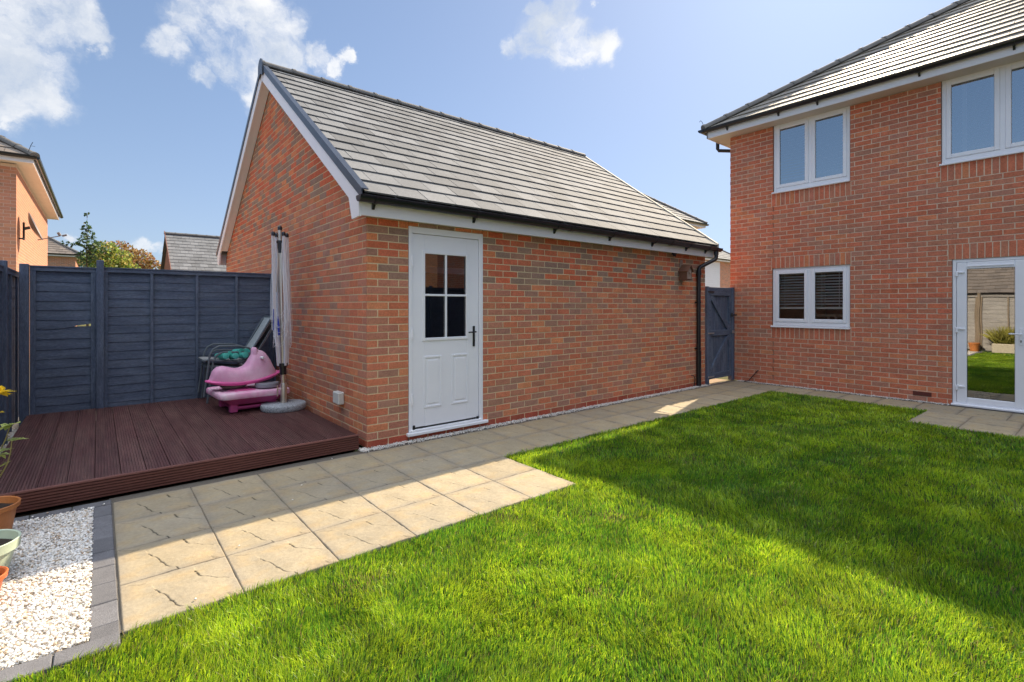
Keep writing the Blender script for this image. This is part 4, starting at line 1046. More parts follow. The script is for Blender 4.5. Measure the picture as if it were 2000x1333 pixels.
# ================================================================== DECK
dk = thing('deck', (.65, 6.2, 0), 'low dark red grooved timber deck in the corner beside the garage', 'deck')
mb = MB(); x = -.625
edges = [-.625]+[-.473+.151*i for i in range(16)]
edges = [e for e in edges if e < 1.92]+[1.918]
for a, b in zip(edges[:-1], edges[1:]):
    if b-a < .03: continue
    a2, b2 = a+.0018, b-.0018; ng = max(2, round((b2-a2)/.0175)); w = (b2-a2)/ng; zt = .150+random.uniform(-.001, .001); prof = [(a2, zt-.026), (a2, zt-.003)]
    for i in range(ng):
        p = a2+i*w; prof += [(p+w*.06, zt), (p+w*.52, zt), (p+w*.60, zt-.0065), (p+w*.96, zt-.0065)]
    prof += [(b2, zt-.001), (b2, zt-.026)]
    ys_, ye = 4.652, 7.872
    n = len(prof)
    mb.add([(p, ys_, z) for p, z in prof]+[(p, ye, z) for p, z in prof], [tuple(range(n)), tuple(range(n, 2*n))[::-1]]+[(i, (i+1) % n, n+(i+1) % n, n+i) for i in range(n)])
mb.build('boards', DECK, dk)
mb = MB(); prof = [(4.652, .016), (4.626, .016)]; k = 6; h_ = (.140-.018)/k
for i in range(k):
    z = .018+i*h_; prof += [(4.622, z+.001), (4.622, z+h_*.56), (4.634, z+h_*.64), (4.634, z+h_*.97)]
prof += [(4.622, .142), (4.625, .1515), (4.634, .1545), (4.6515, .154)]
n = len(prof); mb.add([(-.625, y, z) for y, z in prof]+[(1.922, y, z) for y, z in prof], [tuple(range(n)), tuple(range(n, 2*n))[::-1]]+[(i, (i+1) % n, n+(i+1) % n, n+i) for i in range(n)])
mb.build('fascia', DECKF, dk)
mb = MB(); mb.box(1.900, 1.921, 4.653, 7.86, .02, .1235); mb.box(-.624, -.600, 4.653, 7.86, .02, .1235); mb.box(-.60, 1.9, 4.66, 4.69, -.01, .123)
mb.box(-.6, 1.88, 4.66, 7.8, -.02, .012)
mb.build('bearers', mat('dark deck subframe', (.05, .035, .022), rough=.9), dk)

# ================================================================== POTS AT THE LEFT EDGE
def pot(label, cx, cy, rb, rt, h, m_, lip=.03, soil=.035, name='plant_pot'):
    p = thing(name, (cx, cy, .012), label, 'plant pot', 'plastic plant pots on the gravel'); t = .006
    m = MB(); z = .012
    m.lathe([(0, z), (rb-.004, z), (rb, z+.006), (rb+(rt-.010-rb)*.82, z+h-lip-.004), (rt-.010, z+h-lip), (rt-.001, z+h-lip+.004), (rt, z+h-.006), (rt+.001, z+h-.001), (rt-.004, z+h+.002), (rt-.010, z+h-.002),
             (rt-.016, z+h-lip), (rt-.022, z+h-soil-.02), (0, z+h-soil-.022)], cx, cy, 56); m.build('body', m_, p, smooth=True)
    m = MB(); vs = [(cx, cy, z+h-soil+.004)]; fs = []; n = 28; rr = rt-.0235
    for k in range(3):
        for i in range(n):
            q = 2*math.pi*i/n; r_ = rr*(k+1)/3; vs.append((cx+r_*math.cos(q), cy+r_*math.sin(q), z+h-soil+random.uniform(-.004, .008)))
    for i in range(n):
        fs.append((0, 1+i, 1+(i+1) % n))
        for k in range(2): fs.append((1+k*n+i, 1+(k+1)*n+i, 1+(k+1)*n+(i+1) % n, 1+k*n+(i+1) % n))
    m.add(vs, fs); m.build('compost', COMPOST, p, smooth=True); return p
pot('large terracotta coloured pot on the gravel against the deck, behind the mint green pot', -.520, 4.212, .118, .160, .205, POT_T)
pot('mint green pot with dark compost, between two orange pots on white gravel', -.470, 3.615, .110, .162, .190, POT_G, lip=.05, soil=.045)
pot('small bright orange pot nearest the camera on white gravel', -.427, 3.298, .068, .103, .138, POT_O, lip=.025, soil=.03)
pl = thing('potted_plant', (-.50, 4.17, .2), 'leggy plant with yellowing leaves growing in the terracotta pot', 'plant')
m = MB(); tips = []
for k, (dx, dy, hh) in enumerate(((.02, -.01, .87), (.07, -.12, .70), (-.06, .03, .78), (.10, -.16, .62), (-.12, -.05, .66), (.05, -.14, .56))):
    p0 = Vector((-.50, 4.16, .20)); p1 = Vector((-.47+dx, 4.15+dy, hh)); pts = [p0.lerp(p1, t)+Vector((math.sin(t*7+k)*.012, math.cos(t*6+k)*.012, 0)) for t in [i/6 for i in range(7)]]
    m.tube(pts, [.006-.0006*i for i in range(7)], 6); tips.append(pts)
m.build('stems', STEM, pl, smooth=True)
def leafset(m, c, n, l, w, spread=1.0, upb=.2, rnd=random):
    for k in range(n):
        q = rnd.uniform(0, 6.28); e = rnd.uniform(-.5, 1.1)*spread+upb; d = Vector((math.cos(q)*math.cos(e), math.sin(q)*math.cos(e), math.sin(e))); s_ = d.cross(Vector((0, 0, 1)))
        s_ = s_.normalized() if s_.length > .01 else Vector((1, 0, 0)); ll = l*rnd.uniform(.6, 1.1); ww = w*rnd.uniform(.7, 1.2); nn = s_.cross(d)
        a = c; b = c+d*ll*.45+s_*ww+nn*.004; e2 = c+d*ll*.45-s_*ww+nn*.004; mid = c+d*ll*.45-nn*.004; t = c+d*ll-Vector((0, 0, ll*.22))
        m.add([a, b, t, mid, e2], [(0, 1, 3), (1, 2, 3), (2, 4, 3), (4, 0, 3)])
m = MB(); leafset(m, tips[0][6], 16, .075, .022); leafset(m, tips[2][6], 12, .07, .02); leafset(m, tips[0][5], 7, .07, .02); m.build('yellow_leaves', LEAFY, pl)
m = MB()
for t in tips: leafset(m, t[4], 2, .06, .018, .8, -.3)
leafset(m, tips[1][6], 5, .08, .026, .8, -.2); leafset(m, tips[3][6], 5, .085, .028, .8, -.3); leafset(m, tips[5][6], 9, .09, .03, .6, -.4); m.build('green_leaves', LEAFG, pl)
# planters along the far fence, seen mirrored in the garden door
tp = thing('plant_pot', (-2.30, 2.80, 0), 'terracotta pot by the grey fence, seen mirrored in the garden door glass', 'plant pot')
m = MB(); m.lathe([(0, 0), (.10, 0), (.14, .22), (.15, .22), (.15, .26), (.13, .26), (0, .22)], -2.30, 2.80, 20); m.build('body', POT_T, tp, smooth=True)
tp = thing('planter', (-2.30, 2.15, 0), 'pale stone trough of spiky yellow green leaves by the grey fence, mirrored in the door', 'planter')
m = MB(); m.box(-2.46, -2.14, 1.85, 2.40, 0, .27, .02); m.build('trough', mat('pale stone planter', (.55, .50, .42), rough=.9, fine=.25, fs=30), tp)
m = MB()
for k in range(420):
    bx_, by_ = random.uniform(-2.42, -2.18), random.uniform(1.90, 2.34); q = random.uniform(0, 6.28); e = random.uniform(.6, 1.45); l = random.uniform(.35, .68)
    d = Vector((math.cos(q)*math.cos(e), math.sin(q)*math.cos(e), math.sin(e))); s_ = d.cross(Vector((0, 0, 1))).normalized()*.008; b = Vector((bx_, by_, .26))
    m.add([b-s_, b+s_, b+d*l*.6+s_, b+d*l-Vector((0, 0, .05)), b+d*l*.6-s_], [(0, 1, 2, 3, 4)])
m.build('leaves', mat('spiky yellow leaf', (.42, .40, .10), rough=.5, island=.4, transl=.3), tp)

# ================================================================== THINGS ON THE DECK
# rotary washing line
dz = .152; cx, cy = 1.715, 6.375
gb = thing('parasol_base', (cx, cy, dz), 'round speckled grey granite base holding up the folded washing line', 'base')
m = MB(); m.lathe([(0, dz), (.245, dz), (.252, dz+.012), (.252, dz+.058), (.244, dz+.070), (.236, dz+.073), (.05, dz+.076), (0, dz+.076)], cx, cy, 64); m.build('stone', GRANITE, gb, smooth=True)
m = MB(); m.lathe([(.037, dz+.066), (.037, dz+.30), (.034, dz+.31), (.030, dz+.31)], cx, cy, 20); m.tube([(cx-.03, cy-.0, dz+.24), (cx-.075, cy-.02, dz+.24)], .006, 6); m.tube([(cx-.075, cy-.02, dz+.16), (cx-.075, cy-.02, dz+.29)], .008, 6)
m.build('pole_socket', ALU, gb, smooth=True)
ra = thing('rotary_washing_line', (cx, cy, dz+.08), 'folded aluminium rotary washing line with white cords standing beside the garage wall', 'washing line')
tx, ty = cx-.035, cy+.03      # it leans slightly
P0 = Vector((cx, cy, dz+.085)); P1 = Vector((tx, ty, 2.33)); at = lambda z: P0.lerp(P1, (z-P0.z)/(P1.z-P0.z))
m = MB(); m.tube([at(dz+.085), at(1.4), at(2.30)], .0225, 14); m.tube([at(.62), at(.50)], .027, 14); m.build('pole', ALU, ra, smooth=True)
m = MB(); m.tube([at(2.295), at(2.325), at(2.345), at(2.352)], [.026, .027, .018, .004], 14); m.build('pole_cap', BLACK, ra, smooth=True)
m = MB(); m.tube([at(2.165), at(2.02)], .032, 14); m.tube([at(2.168), at(2.14)], .045, 10); m.build('collar', BLACK, ra, smooth=True)
m = MB(); m.tube([at(.70), at(.565)], .038, 14); m.tube([at(.70), at(.66)], .055, 12); m.build('lower_hub', BLACK, ra, smooth=True)
arms = []
for k in range(4):
    q = R(12+90*k); o = Vector((math.cos(q), math.sin(q), 0))
    a0 = at(.675)+o*.050; a1 = at(1.4)+o*.090; a2 = at(2.235)+o*.083
    m = MB(); d = o; t_ = Vector((-o.y, o.x, 0)); vs = []
    for p in (a0, a1, a2):
        for (u, v) in ((-.011, -.017), (.011, -.017), (.011, .017), (-.011, .017)): vs.append(p+o*v+t_*u)
    m.add(vs, [(0, 3, 2, 1), (8, 9, 10, 11)]+[(r_*4+i, r_*4+(i+1) % 4, r_*4+4+(i+1) % 4, r_*4+4+i) for r_ in (0, 1) for i in range(4)])
    m.build('arm', ARM, ra); arms.append((a0, a1, a2, o))
    m = MB(); m.tube([a2-Vector((0, 0, .015)), a2+Vector((0, 0, .018)), a2+Vector((0, 0, .034))], [.022, .023, .012], 10); m.build('arm_cap', BLACK, ra, smooth=True)
    m = MB(); m.tube([at(2.15)+o*.02, at(1.55)+o*.06], .007, 6); m.build('strut', ALU, ra)
rnd = random.Random(4)
m = MB()
for k in range(4):
    o = arms[k][3]; t_ = Vector((-o.y, o.x, 0))
    for j in range(6):            # long loops hanging beside each arm
        zt = rnd.uniform(1.7, 2.15); zb = rnd.uniform(.84, 1.22); off = rnd.uniform(-.030, .030); wd = rnd.uniform(.008, .020); ou = rnd.uniform(.002, .040); pts = []
        for i in range(17):
            q = i/16; side = -1 if q < .5 else 1; dd = abs(q-.5)*2; z = zb+(zt-zb)*max(0, dd-.10)/.90; w = wd*min(1, dd/.14)
            c = at(z); f_ = 1-((z-zb)/(zt-zb))**2*.7
            pts.append(Vector((c.x, c.y, z))+o*(.088+ou*f_)+t_*(off*f_+side*w))
        m.tube(pts, .0021, 4, cap=False)
    A, B = arms[k], arms[(k+1) % 4]
    for j in range(8):            # shallow swags between neighbouring arms
        z0_ = .99+.052*j+rnd.uniform(-.01, .01); sag = rnd.uniform(.05, .11); pts = []
        for i in range(11):
            q = i/10; z = z0_+(.42*abs(q-.5)*2)**3-sag*(1-(2*q-1)**2); c = at(z)
            pts.append(Vector((c.x, c.y, z))+(A[3]*(1-q)+B[3]*q).normalized()*(.085+.02*math.sin(math.pi*q)*(1-j*.1)))
        m.tube(pts, .0021, 4, cap=False)
m.build('cord', LINE, ra)
m = MB(); m.tube([at(1.10)+Vector((-.06, -.05, .16)), at(1.10)+Vector((-.055, -.055, .05)), at(1.10)+Vector((-.05, -.06, -.06))], [.004, .014, .010], 6); m.tube([at(1.35)+Vector((-.10, -.04, 0)), at(1.1)+Vector((-.11, -.05, 0))], .004, 4); m.build('cord_tie', BLUE, ra)

# stacked reclining sling chairs
def chair(x, y, z, label):
    c = thing('garden_chair', (x, y, z), label, 'garden chair', 'sling garden chairs stacked on the deck')
    W2 = .225
    for s_ in (-1, 1):
        yy = y+s_*W2
        m = MB(); m.tube([(x-.02, yy, z), (x+.03, yy, z+.40), (x+.045, yy, z+.52), (x+.085, yy, z+.60), (x+.15, yy, z+.635), (x+.38, yy, z+.625), (x+.50, yy, z+.59), (x+.56, yy, z+.50)], .0125, 8); m.build('armrest_frame', CHM, c, smooth=True)
        m = MB(); m.tube([(x+.60, yy, z), (x+.48, yy, z+.30), (x+.43, yy, z+.40)], .0125, 8); m.build('leg', CHM, c, smooth=True)
        m = MB(); m.tube([(x-.02, yy-s_*.018, z+.455), (x+.04, yy-s_*.018, z+.462), (x+.40, yy-s_*.018, z+.415), (x+.455, yy-s_*.018, z+.43), (x+.50, yy-s_*.018, z+.50), (x+.76, yy-s_*.018, z+.965), (x+.79, yy-s_*.018, z+1.0)], .012, 8); m.build('side_rail', CHM, c, smooth=True)
    m = MB(); m.tube([(x+.79, y-W2+.018, z+1.0), (x+.79, y+W2-.018, z+1.0)], .012, 8); m.tube([(x-.02, y-W2+.018, z+.455), (x-.02, y+W2-.018, z+.455)], .012, 8); m.build('cross_bar', CHM, c, smooth=True)
    def strip(path, name, m_):
        m = MB(); vs = []; n = len(path)
        for (a, b) in path: vs += [(x+a, y-W2+.02, z+b), (x+a, y+W2-.02, z+b), (x+a+.006, y+W2-.02, z+b-.006), (x+a+.006, y-W2+.02, z+b-.006)]
        fs = [(0, 3, 2, 1), (n*4-4, n*4-3, n*4-2, n*4-1)]
        for i in range(n-1):
            for q in range(4): fs.append((i*4+q, i*4+(q+1) % 4, i*4+4+(q+1) % 4, i*4+4+q))
        m.add(vs, fs); m.build(name, m_, c)
    strip([(-.025, .470), (.04, .476), (.22, .448), (.40, .428), (.445, .436)], 'seat', SEATM)
    pth = []
    for i in range(57):
        t = i/56; pth.append((.490+.30*t+(.004 if i % 2 else 0), .50+.505*t-.02*math.sin(math.pi*t)))
    strip(pth, 'backrest', SLING)
    return c
chair(1.085, 7.585, dz, 'lower of two stacked grey sling chairs against the blue fence')
chair(1.045, 7.560, dz+.085, 'upper of two stacked grey sling chairs, carrying teal plastic rolls')
tt = thing('plastic_roll', (1.40, 7.42, .70), 'bundle of teal green plastic rolls lying on the stacked garden chairs', 'plastic rolls')
m = MB()
for (a, b, c_, r_, l_, q) in ((1.25, 7.36, .735, .040, .16, .5), (1.36, 7.34, .730, .040, .17, .35), (1.47, 7.33, .738, .040, .15, .55), (1.30, 7.42, .762, .032, .16, .9), (1.43, 7.44, .775, .042, .18, 1.1), (1.52, 7.43, .760, .055, .10, .2), (1.20, 7.44, .742, .030, .12, .2)):
    d = Vector((math.sin(q)*.4, -1, .12)).normalized(); p = Vector((a, b, c_)); n = 8
    m.tube([p-d*l_*.5, p-d*l_*.46, p-d*l_*.1, p, p+d*l_*.1, p+d*l_*.46, p+d*l_*.5], [r_*.6, r_, r_, r_*.86, r_, r_, r_*.6], 16)
m.build('rolls', TEAL, tt, smooth=True)

# pink sand tray
sp = thing('sand_table', (1.42, 6.78, dz), 'faded pink plastic sand table on stubby feet, under the pink rocker', 'sand table')
Mx = Matrix.Translation((1.415, 6.785, 0)) @ Matrix.Rotation(R(3), 4, 'Z')
def rrect(hx, hy, r, n=6):
    pts = []
    for (sx, sy, a0) in ((1, 1, 0), (-1, 1, 90), (-1, -1, 180), (1, -1, 270)):
        for i in range(n+1):
            q = R(a0+90*i/n); pts.append((sx*(hx-r)+r*math.cos(q), sy*(hy-r)+r*math.sin(q)))
    return pts
def loft(m, rings):
    n = len(rings[0][0]); vs = []
    for pts, z in rings: vs += [(p[0], p[1], z) for p in pts]
    fs = []
    for i in range(len(rings)-1):
        for k in range(n): fs.append((i*n+k, i*n+(k+1) % n, (i+1)*n+(k+1) % n, (i+1)*n+k))
    fs += [tuple(range(n))[::-1], tuple((len(rings)-1)*n+k for k in range(n))]
    m.add(vs, fs)
m = MB(); m.M = Mx; hx, hy = .385, .40
loft(m, [(rrect(.24, .27, .06), .235), (rrect(.27, .30, .07), .25), (rrect(.33, .345, .08), .335)]); m.build('tub', PINKD, sp, smooth=True)
m = MB(); m.M = Mx
loft(m, [(rrect(.335, .35, .08), .334), (rrect(hx-.004, hy-.004, .09), .322), (rrect(hx, hy, .09), .332), (rrect(hx, hy, .09), .368), (rrect(hx-.008, hy-.008, .085), .382), (rrect(hx-.05, hy-.05, .07), .388), (rrect(hx-.062, hy-.062, .06), .380), (rrect(hx-.075, hy-.075, .05), .381)]); m.build('rim', PINKT, sp, smooth=True)
m = MB(); m.M = Mx; m.box(-.22, .22, -.24, .24, .175, .19); m.box(-.25, .25, -.268, -.245, .190, .215, .004); m.build('tub_base', PINKD, sp)
for (a, b) in ((-.22, -.235), (.20, -.235), (-.22, .235), (.20, .235)):
    m = MB(); m.M = Mx; m.box(a-.042, a+.042, b-.035, b+.035, dz, .245, .008); m.build('foot', PINKD, sp)
m = MB(); m.M = Mx
for (a, b, l) in ((-.12, -.10, .26), (-.08, -.18, .22), (-.10, -.02, .2)): m.tube([(a-l/2, b, .387), (a, b-.012, .389), (a+l/2, b, .387)], .006, 6)
m.build('moulded_track', PINKD, sp)
dl_ = thing('round_lid', (1.60, 6.66, .40), 'round blue grey plastic lid lying on the pink sand table, right side', 'lid')
m = MB(); m.lathe([(0, .392), (.122, .392), (.134, .400), (.138, .432), (.130, .446), (.10, .452), (.095, .448), (0, .448)], 1.60, 6.66, 40); m.build('disc', GREYL, dl_, smooth=True)
dl2 = thing('round_lid', (1.26, 6.86, .40), 'cream round plastic lid wedged under the pink rocker on the sand table', 'lid')
m = MB(); m.lathe([(0, .390), (.115, .390), (.145, .412), (.146, .425), (.13, .430), (0, .430)], 1.27, 6.86, 40); m.build('disc', CREAM, dl2, smooth=True)

# pink rocking toy: a hollow shell with a curved rocker rim
rk = thing('rocking_toy', (1.38, 6.82, .45), 'faded pink plastic rocking animal with white handle balanced on the pink sand table', 'rocking toy')
L_ = .80
top = [(-.40, .0), (-.375, .055), (-.345, .135), (-.30, .180), (-.24, .193), (-.185, .180), (-.13, .163), (-.07, .160), (-.01, .178), (.03, .225), (.065, .285), (.10, .335), (.135, .352), (.165, .338), (.195, .328), (.235, .290), (.275, .205), (.305, .115), (.335, .04), (.365, .0)]
def tz(x):
    for (a, b), (c, d) in zip(top[:-1], top[1:]):
        if a <= x <= c: t = (x-a)/(c-a); return b+(d-b)*t
    return 0
nL, nW = 60, 22; vs = []; fs = []
rim = lambda x: .030+.55*(x+.02)**2*.6-.03        # the rocker curve
for i in range(nL+1):
    x = -.40+.765*i/nL; h_ = tz(x); hw = .155*math.sqrt(max(.02, 1-abs((x+.018)/.395)**2.6))
    for j in range(nW+1):
        t = j/nW; q = math.pi*t; e = .62 if x < .0 else .78
        cxx = math.copysign(abs(math.cos(q))**e, math.cos(q)); sz_ = abs(math.sin(q))**.62
        nar = 1-.48*max(0, min(1, (h_-.17)/.18))*(sz_**1.5)
        vs.append((x, cxx*hw*nar, rim(x)+h_*sz_))
for i in range(nL):
    for j in range(nW): b = i*(nW+1)+j; fs.append((b, b+1, b+nW+2, b+nW+1))
m = MB(); m.M = Matrix.Translation((1.395, 6.80, .478)) @ Matrix.Rotation(R(5), 4, 'Z') @ Matrix.Rotation(R(-3.5), 4, 'Y'); m.add(vs, fs); m.build('shell', PINK, rk, smooth=True, angle=70)
m = MB(); m.M = Matrix.Translation((1.395, 6.80, .478)) @ Matrix.Rotation(R(5), 4, 'Z') @ Matrix.Rotation(R(-3.5), 4, 'Y')
ring = []; N_ = 64
for i in range(N_):
    q = 2*math.pi*i/N_; x = -.018+.405*math.copysign(abs(math.cos(q))**.85, math.cos(q)); y = .175*math.copysign(abs(math.sin(q))**.8, math.sin(q)); ring.append((x, y, rim(x)))
vs = []
for f_, dz_ in ((.90, .010), (1.0, .010), (1.035, .004), (1.035, -.006), (1.0, -.010), (.95, -.03), (.90, -.012)): vs += [(-.018+(p[0]+.018)*f_, p[1]*f_, p[2]+dz_) for p in ring]
fs = [(r_*N_+k, r_*N_+(k+1) % N_, ((r_+1) % 7)*N_+(k+1) % N_, ((r_+1) % 7)*N_+k) for r_ in range(7) for k in range(N_)]
m.add(vs, fs); m.build('rocker_rim', PINKD, rk, smooth=True)
m = MB(); m.M = Matrix.Translation((1.395, 6.80, .478)) @ Matrix.Rotation(R(5), 4, 'Z') @ Matrix.Rotation(R(-3.5), 4, 'Y'); m.tube([(.165, -.150, .262), (.165, -.14, .262), (.165, .14, .262), (.165, .15, .262)], [.012, .017, .017, .012], 12); m.build('handle', WHITEP, rk, smooth=True)
for (a, b) in ((.115, -.035), (.115, .035)):
    m = MB(); m.M = Matrix.Translation((1.395, 6.80, .478)) @ Matrix.Rotation(R(5), 4, 'Z') @ Matrix.Rotation(R(-3.5), 4, 'Y'); m.tube([(a, b, .30), (a, b, .365), (a, b, .385), (a, b, .392)], [.032, .028, .016, .004], 10); m.build('ear', PINK, rk, smooth=True)

# ================================================================== NEIGHBOURS AND TREES
def plain_bricks(name, parent, O, U, N, L, z0, z1, holes=(), style='n', pitch=.225, mcol=(.70, .56, .44), bw=1):
    """far brickwork: coarse bricks, one face each, over a mortar sheet"""
    O, U, N = Vector(O), Vector(U), Vector(N); mb = MB(); cw = U.cross(Vector((0, 0, 1))).dot(N) > 0
    ch = .075*bw; p_ = pitch*bw; rows = int((z1-z0)/ch)
    V = []; C = []
    def q4(a, b, za, zb, d, col):
        c = [O+U*t+Vector((0, 0, z))+N*d for t, z in ((a, za), (b, za), (b, zb), (a, zb))]; mb.col = col; mb.add(c, [(0, 1, 2, 3) if cw else (3, 2, 1, 0)])
    for r in range(rows):
        za = z0+r*ch+.005; x = -(r % 2)*p_/2
        while x < L:
            a, b = max(0, x+.005), min(L, x+p_-.005)
            if b > a and not any(h[0] < (a+b)/2 < h[1] and h[2] < za+ch/2 < h[3] for h in holes): q4(a, b, za, za+ch-.010, .0, brick_col(5, 60, 'n'))
            x += p_
    q4(0, L, z0, z1, -.004, mcol)
    return mb.build(name, NBRICK, parent, cols=True)
def hip_house(label, x0, x1, y0, y1, eave, pitch=34, over=.33, mat_=TILEN, cat='house', faces='SE', wallfn=None, windows=(), roof_u=.33, gauge=.285, white=()):
    h = thing('neighbour_house', ((x0+x1)/2, (y0+y1)/2, 0), label, cat)
    mb = MB(); mb.box(x0+.02, x1-.02, y0+.02, y1-.02, -.02, eave-.05); mb.c = [(.30, .13, .08)]*len(mb.f); mb.build('wall_core', NBRICK, h, cols=True)
    if 'S' in faces: plain_bricks('front_wall', h, (x0, y0, 0), (1, 0, 0), (0, -1, 0), x1-x0, 0, eave-.03)
    if 'E' in faces: plain_bricks('side_wall', h, (x1, y0, 0), (0, 1, 0), (1, 0, 0), y1-y0, 0, eave-.03)
    if 'W' in faces: plain_bricks('side_wall', h, (x0, y0, 0), (0, 1, 0), (-1, 0, 0), y1-y0, 0, eave-.03)
    X0, X1, Y0, Y1 = x0-over, x1+over, y0-over, y1+over; th = R(pitch); hl = min(X1-X0, Y1-Y0)/2; sl = hl/math.cos(th); ez = eave+.13
    c, s = math.cos(th), math.sin(th)
    r1 = tiled_roof('roof', h, (X0, Y0, ez), (1, 0, 0), (0, c, s), (0, -s, c), [(0, 0), (X1-X0, 0), (X1-X0-hl, sl), (hl+.001, sl+.0001)] if X1-X0 > 2*hl+.01 else [(0, 0), (X1-X0, 0), (hl, sl)], mat_, gauge=gauge, width=roof_u)
    tiled_roof('roof', h, (X1, Y0, ez), (0, 1, 0), (-c, 0, s), (s, 0, c), [(0, 0), (Y1-Y0, 0), (Y1-Y0-hl, sl), (hl+.001, sl+.0001)] if Y1-Y0 > 2*hl+.01 else [(0, 0), (Y1-Y0, 0), (hl, sl)], mat_, gauge=gauge, width=roof_u)
    tiled_roof('roof', h, (X0, Y0, ez), (0, 1, 0), (c, 0, s), (-s, 0, c), [(0, 0), (Y1-Y0, 0), (Y1-Y0-hl, sl), (hl+.001, sl+.0001)] if Y1-Y0 > 2*hl+.01 else [(0, 0), (Y1-Y0, 0), (hl, sl)], mat_, gauge=gauge*2, width=roof_u*2)
    zr = ez+sl*s; mb = MB()
    A = (X0+hl, Y0+hl, zr+.05) ; B = (X1-hl, Y1-hl, zr+.05) if X1-X0 <= Y1-Y0 else (X1-hl, Y0+hl, zr+.05)
    ridge_run(mb, (X0, Y0, ez+.05), A, r=.085, drop=.04); ridge_run(mb, (X1, Y0, ez+.05), (X1-hl, Y0+hl, zr+.05), r=.085, drop=.04)
    ridge_run(mb, (X1, Y1, ez+.05), (X1-hl, Y1-hl, zr+.05), r=.085, drop=.04)
    if (Vector(A)-Vector(B)).length > .2: ridge_run(mb, A, B, r=.09, drop=.045)
    mb.build('ridge_tiles', RIDGE, r1, smooth=True)
    mb = MB(); mb.box(X0+.03, X1-.03, Y0+.03, Y0+.05, eave-.02, eave+.13); mb.box(X1-.05, X1-.03, Y0+.051, Y1-.03, eave-.02, eave+.13); mb.box(X0+.03, X0+.05, Y0+.051, Y1-.03, eave-.02, eave+.13); mb.build('fascia', UPVC, h)
    mb = MB(); mb.box(X0+.051, X1-.051, Y0+.051, Y1-.051, eave-.012, eave-.004); mb.build('soffit', SOFF, h)
    gutter(h, (X0-.03, Y0-.03, ez-.01), (X1+.03, Y0-.03, ez-.01), out=(0, -1, 0), brackets=(), joints=()); gutter(h, (X1+.03, Y0-.03, ez-.01), (X1+.03, Y1, ez-.01), out=(1, 0, 0), brackets=(), joints=())
    for (face, a, b, za, zb) in windows:
        f = MB(); p = MB(); w = .07
        if face == 'S':
            f.box(a, b, y0-.02, y0-.002, za, za+w); f.box(a, b, y0-.02, y0-.002, zb-w, zb); f.box(a, a+w, y0-.019, y0-.002, za+w, zb-w); f.box(b-w, b, y0-.019, y0-.002, za+w, zb-w); f.box((a+b)/2-.05, (a+b)/2+.05, y0-.019, y0-.002, za+w, zb-w)
            p.quad((a+w, y0-.006, za+w), (b-w, y0-.006, za+w), (b-w, y0-.006, zb-w), (a+w, y0-.006, zb-w))
        wf = f.build('window', UPVC, h); p.build('pane', mat('dim window glass', (.14, .16, .17), rough=.08, spec=.9), wf)
    return h
hA = hip_house('red brick house with a satellite dish on its sunlit side wall, left of the fence', -9.5, -1.42, 15.75, 24.75, 4.60)
mb = MB(); mb.tube([(-1.38, 15.9, 4.35), (-1.36, 15.9, .1)], .0, 6) if False else None
sd = thing('satellite_dish', (-1.35, 16.25, 3.0), 'grey satellite dish seen edge on, fixed to the sunlit brick house wall', 'satellite dish')
m = MB(); c0 = Vector((-1.215, 16.25, 3.24)); nrm = Vector((1, -.02, .38)).normalized(); u = nrm.cross(Vector((0, 0, 1))).normalized(); v = u.cross(nrm)
vs = []; n = 36
for k in range(6):
    r_ = .31*k/5
    for i in range(n): q = 2*math.pi*i/n; vs.append(c0+u*math.cos(q)*r_+v*math.sin(q)*r_*1.1+nrm*(.09*(k/5)**2))
fs = [(k*n+i, k*n+(i+1) % n, (k+1)*n+(i+1) % n, (k+1)*n+i) for k in range(5) for i in range(n)]; m.add(vs, fs)
vs2 = [Vector(p)-nrm*.008 for p in vs]; m.add(vs2, [t[::-1] for t in fs]); m.build('reflector', DISH, sd, smooth=True)
m = MB(); m.tube([c0-v*.31, c0-v*.33+nrm*.42], .011, 6); m.build('feed_arm', DISH, sd)
m = MB(); e = c0-v*.31+nrm*.47; m.tube([e-nrm*.05-v*.02, e+v*.07-nrm*.06], .03, 8); m.tube([e-nrm*.02-v*.03, e+nrm*.07-v*.03], .022, 8); m.build('receiver', DISH, sd)
m = MB(); m.tube([c0-nrm*.02, c0-nrm*.13], .035, 8); m.tube([(-1.34, c0.y, 2.93), (-1.34, c0.y, 3.34)], .020, 8); m.tube([(-1.34, c0.y, 2.96), (-1.43, c0.y, 2.96)], .018, 8); m.tube([(-1.34, c0.y-.12, 2.96), (-1.34, c0.y+.1, 2.96)], .012, 8); m.build('bracket', STEEL, sd)
m = MB(); m.tube([(-1.19, 15.32, 4.80), (-1.15, 15.32, 4.95), (-1.12, 15.32, 5.02)], .006, 5); m.tube([(-1.15, 15.30, 4.93), (-1.08, 15.30, 4.93)], .004, 5); m.build('hip_iron', STEEL, hA)

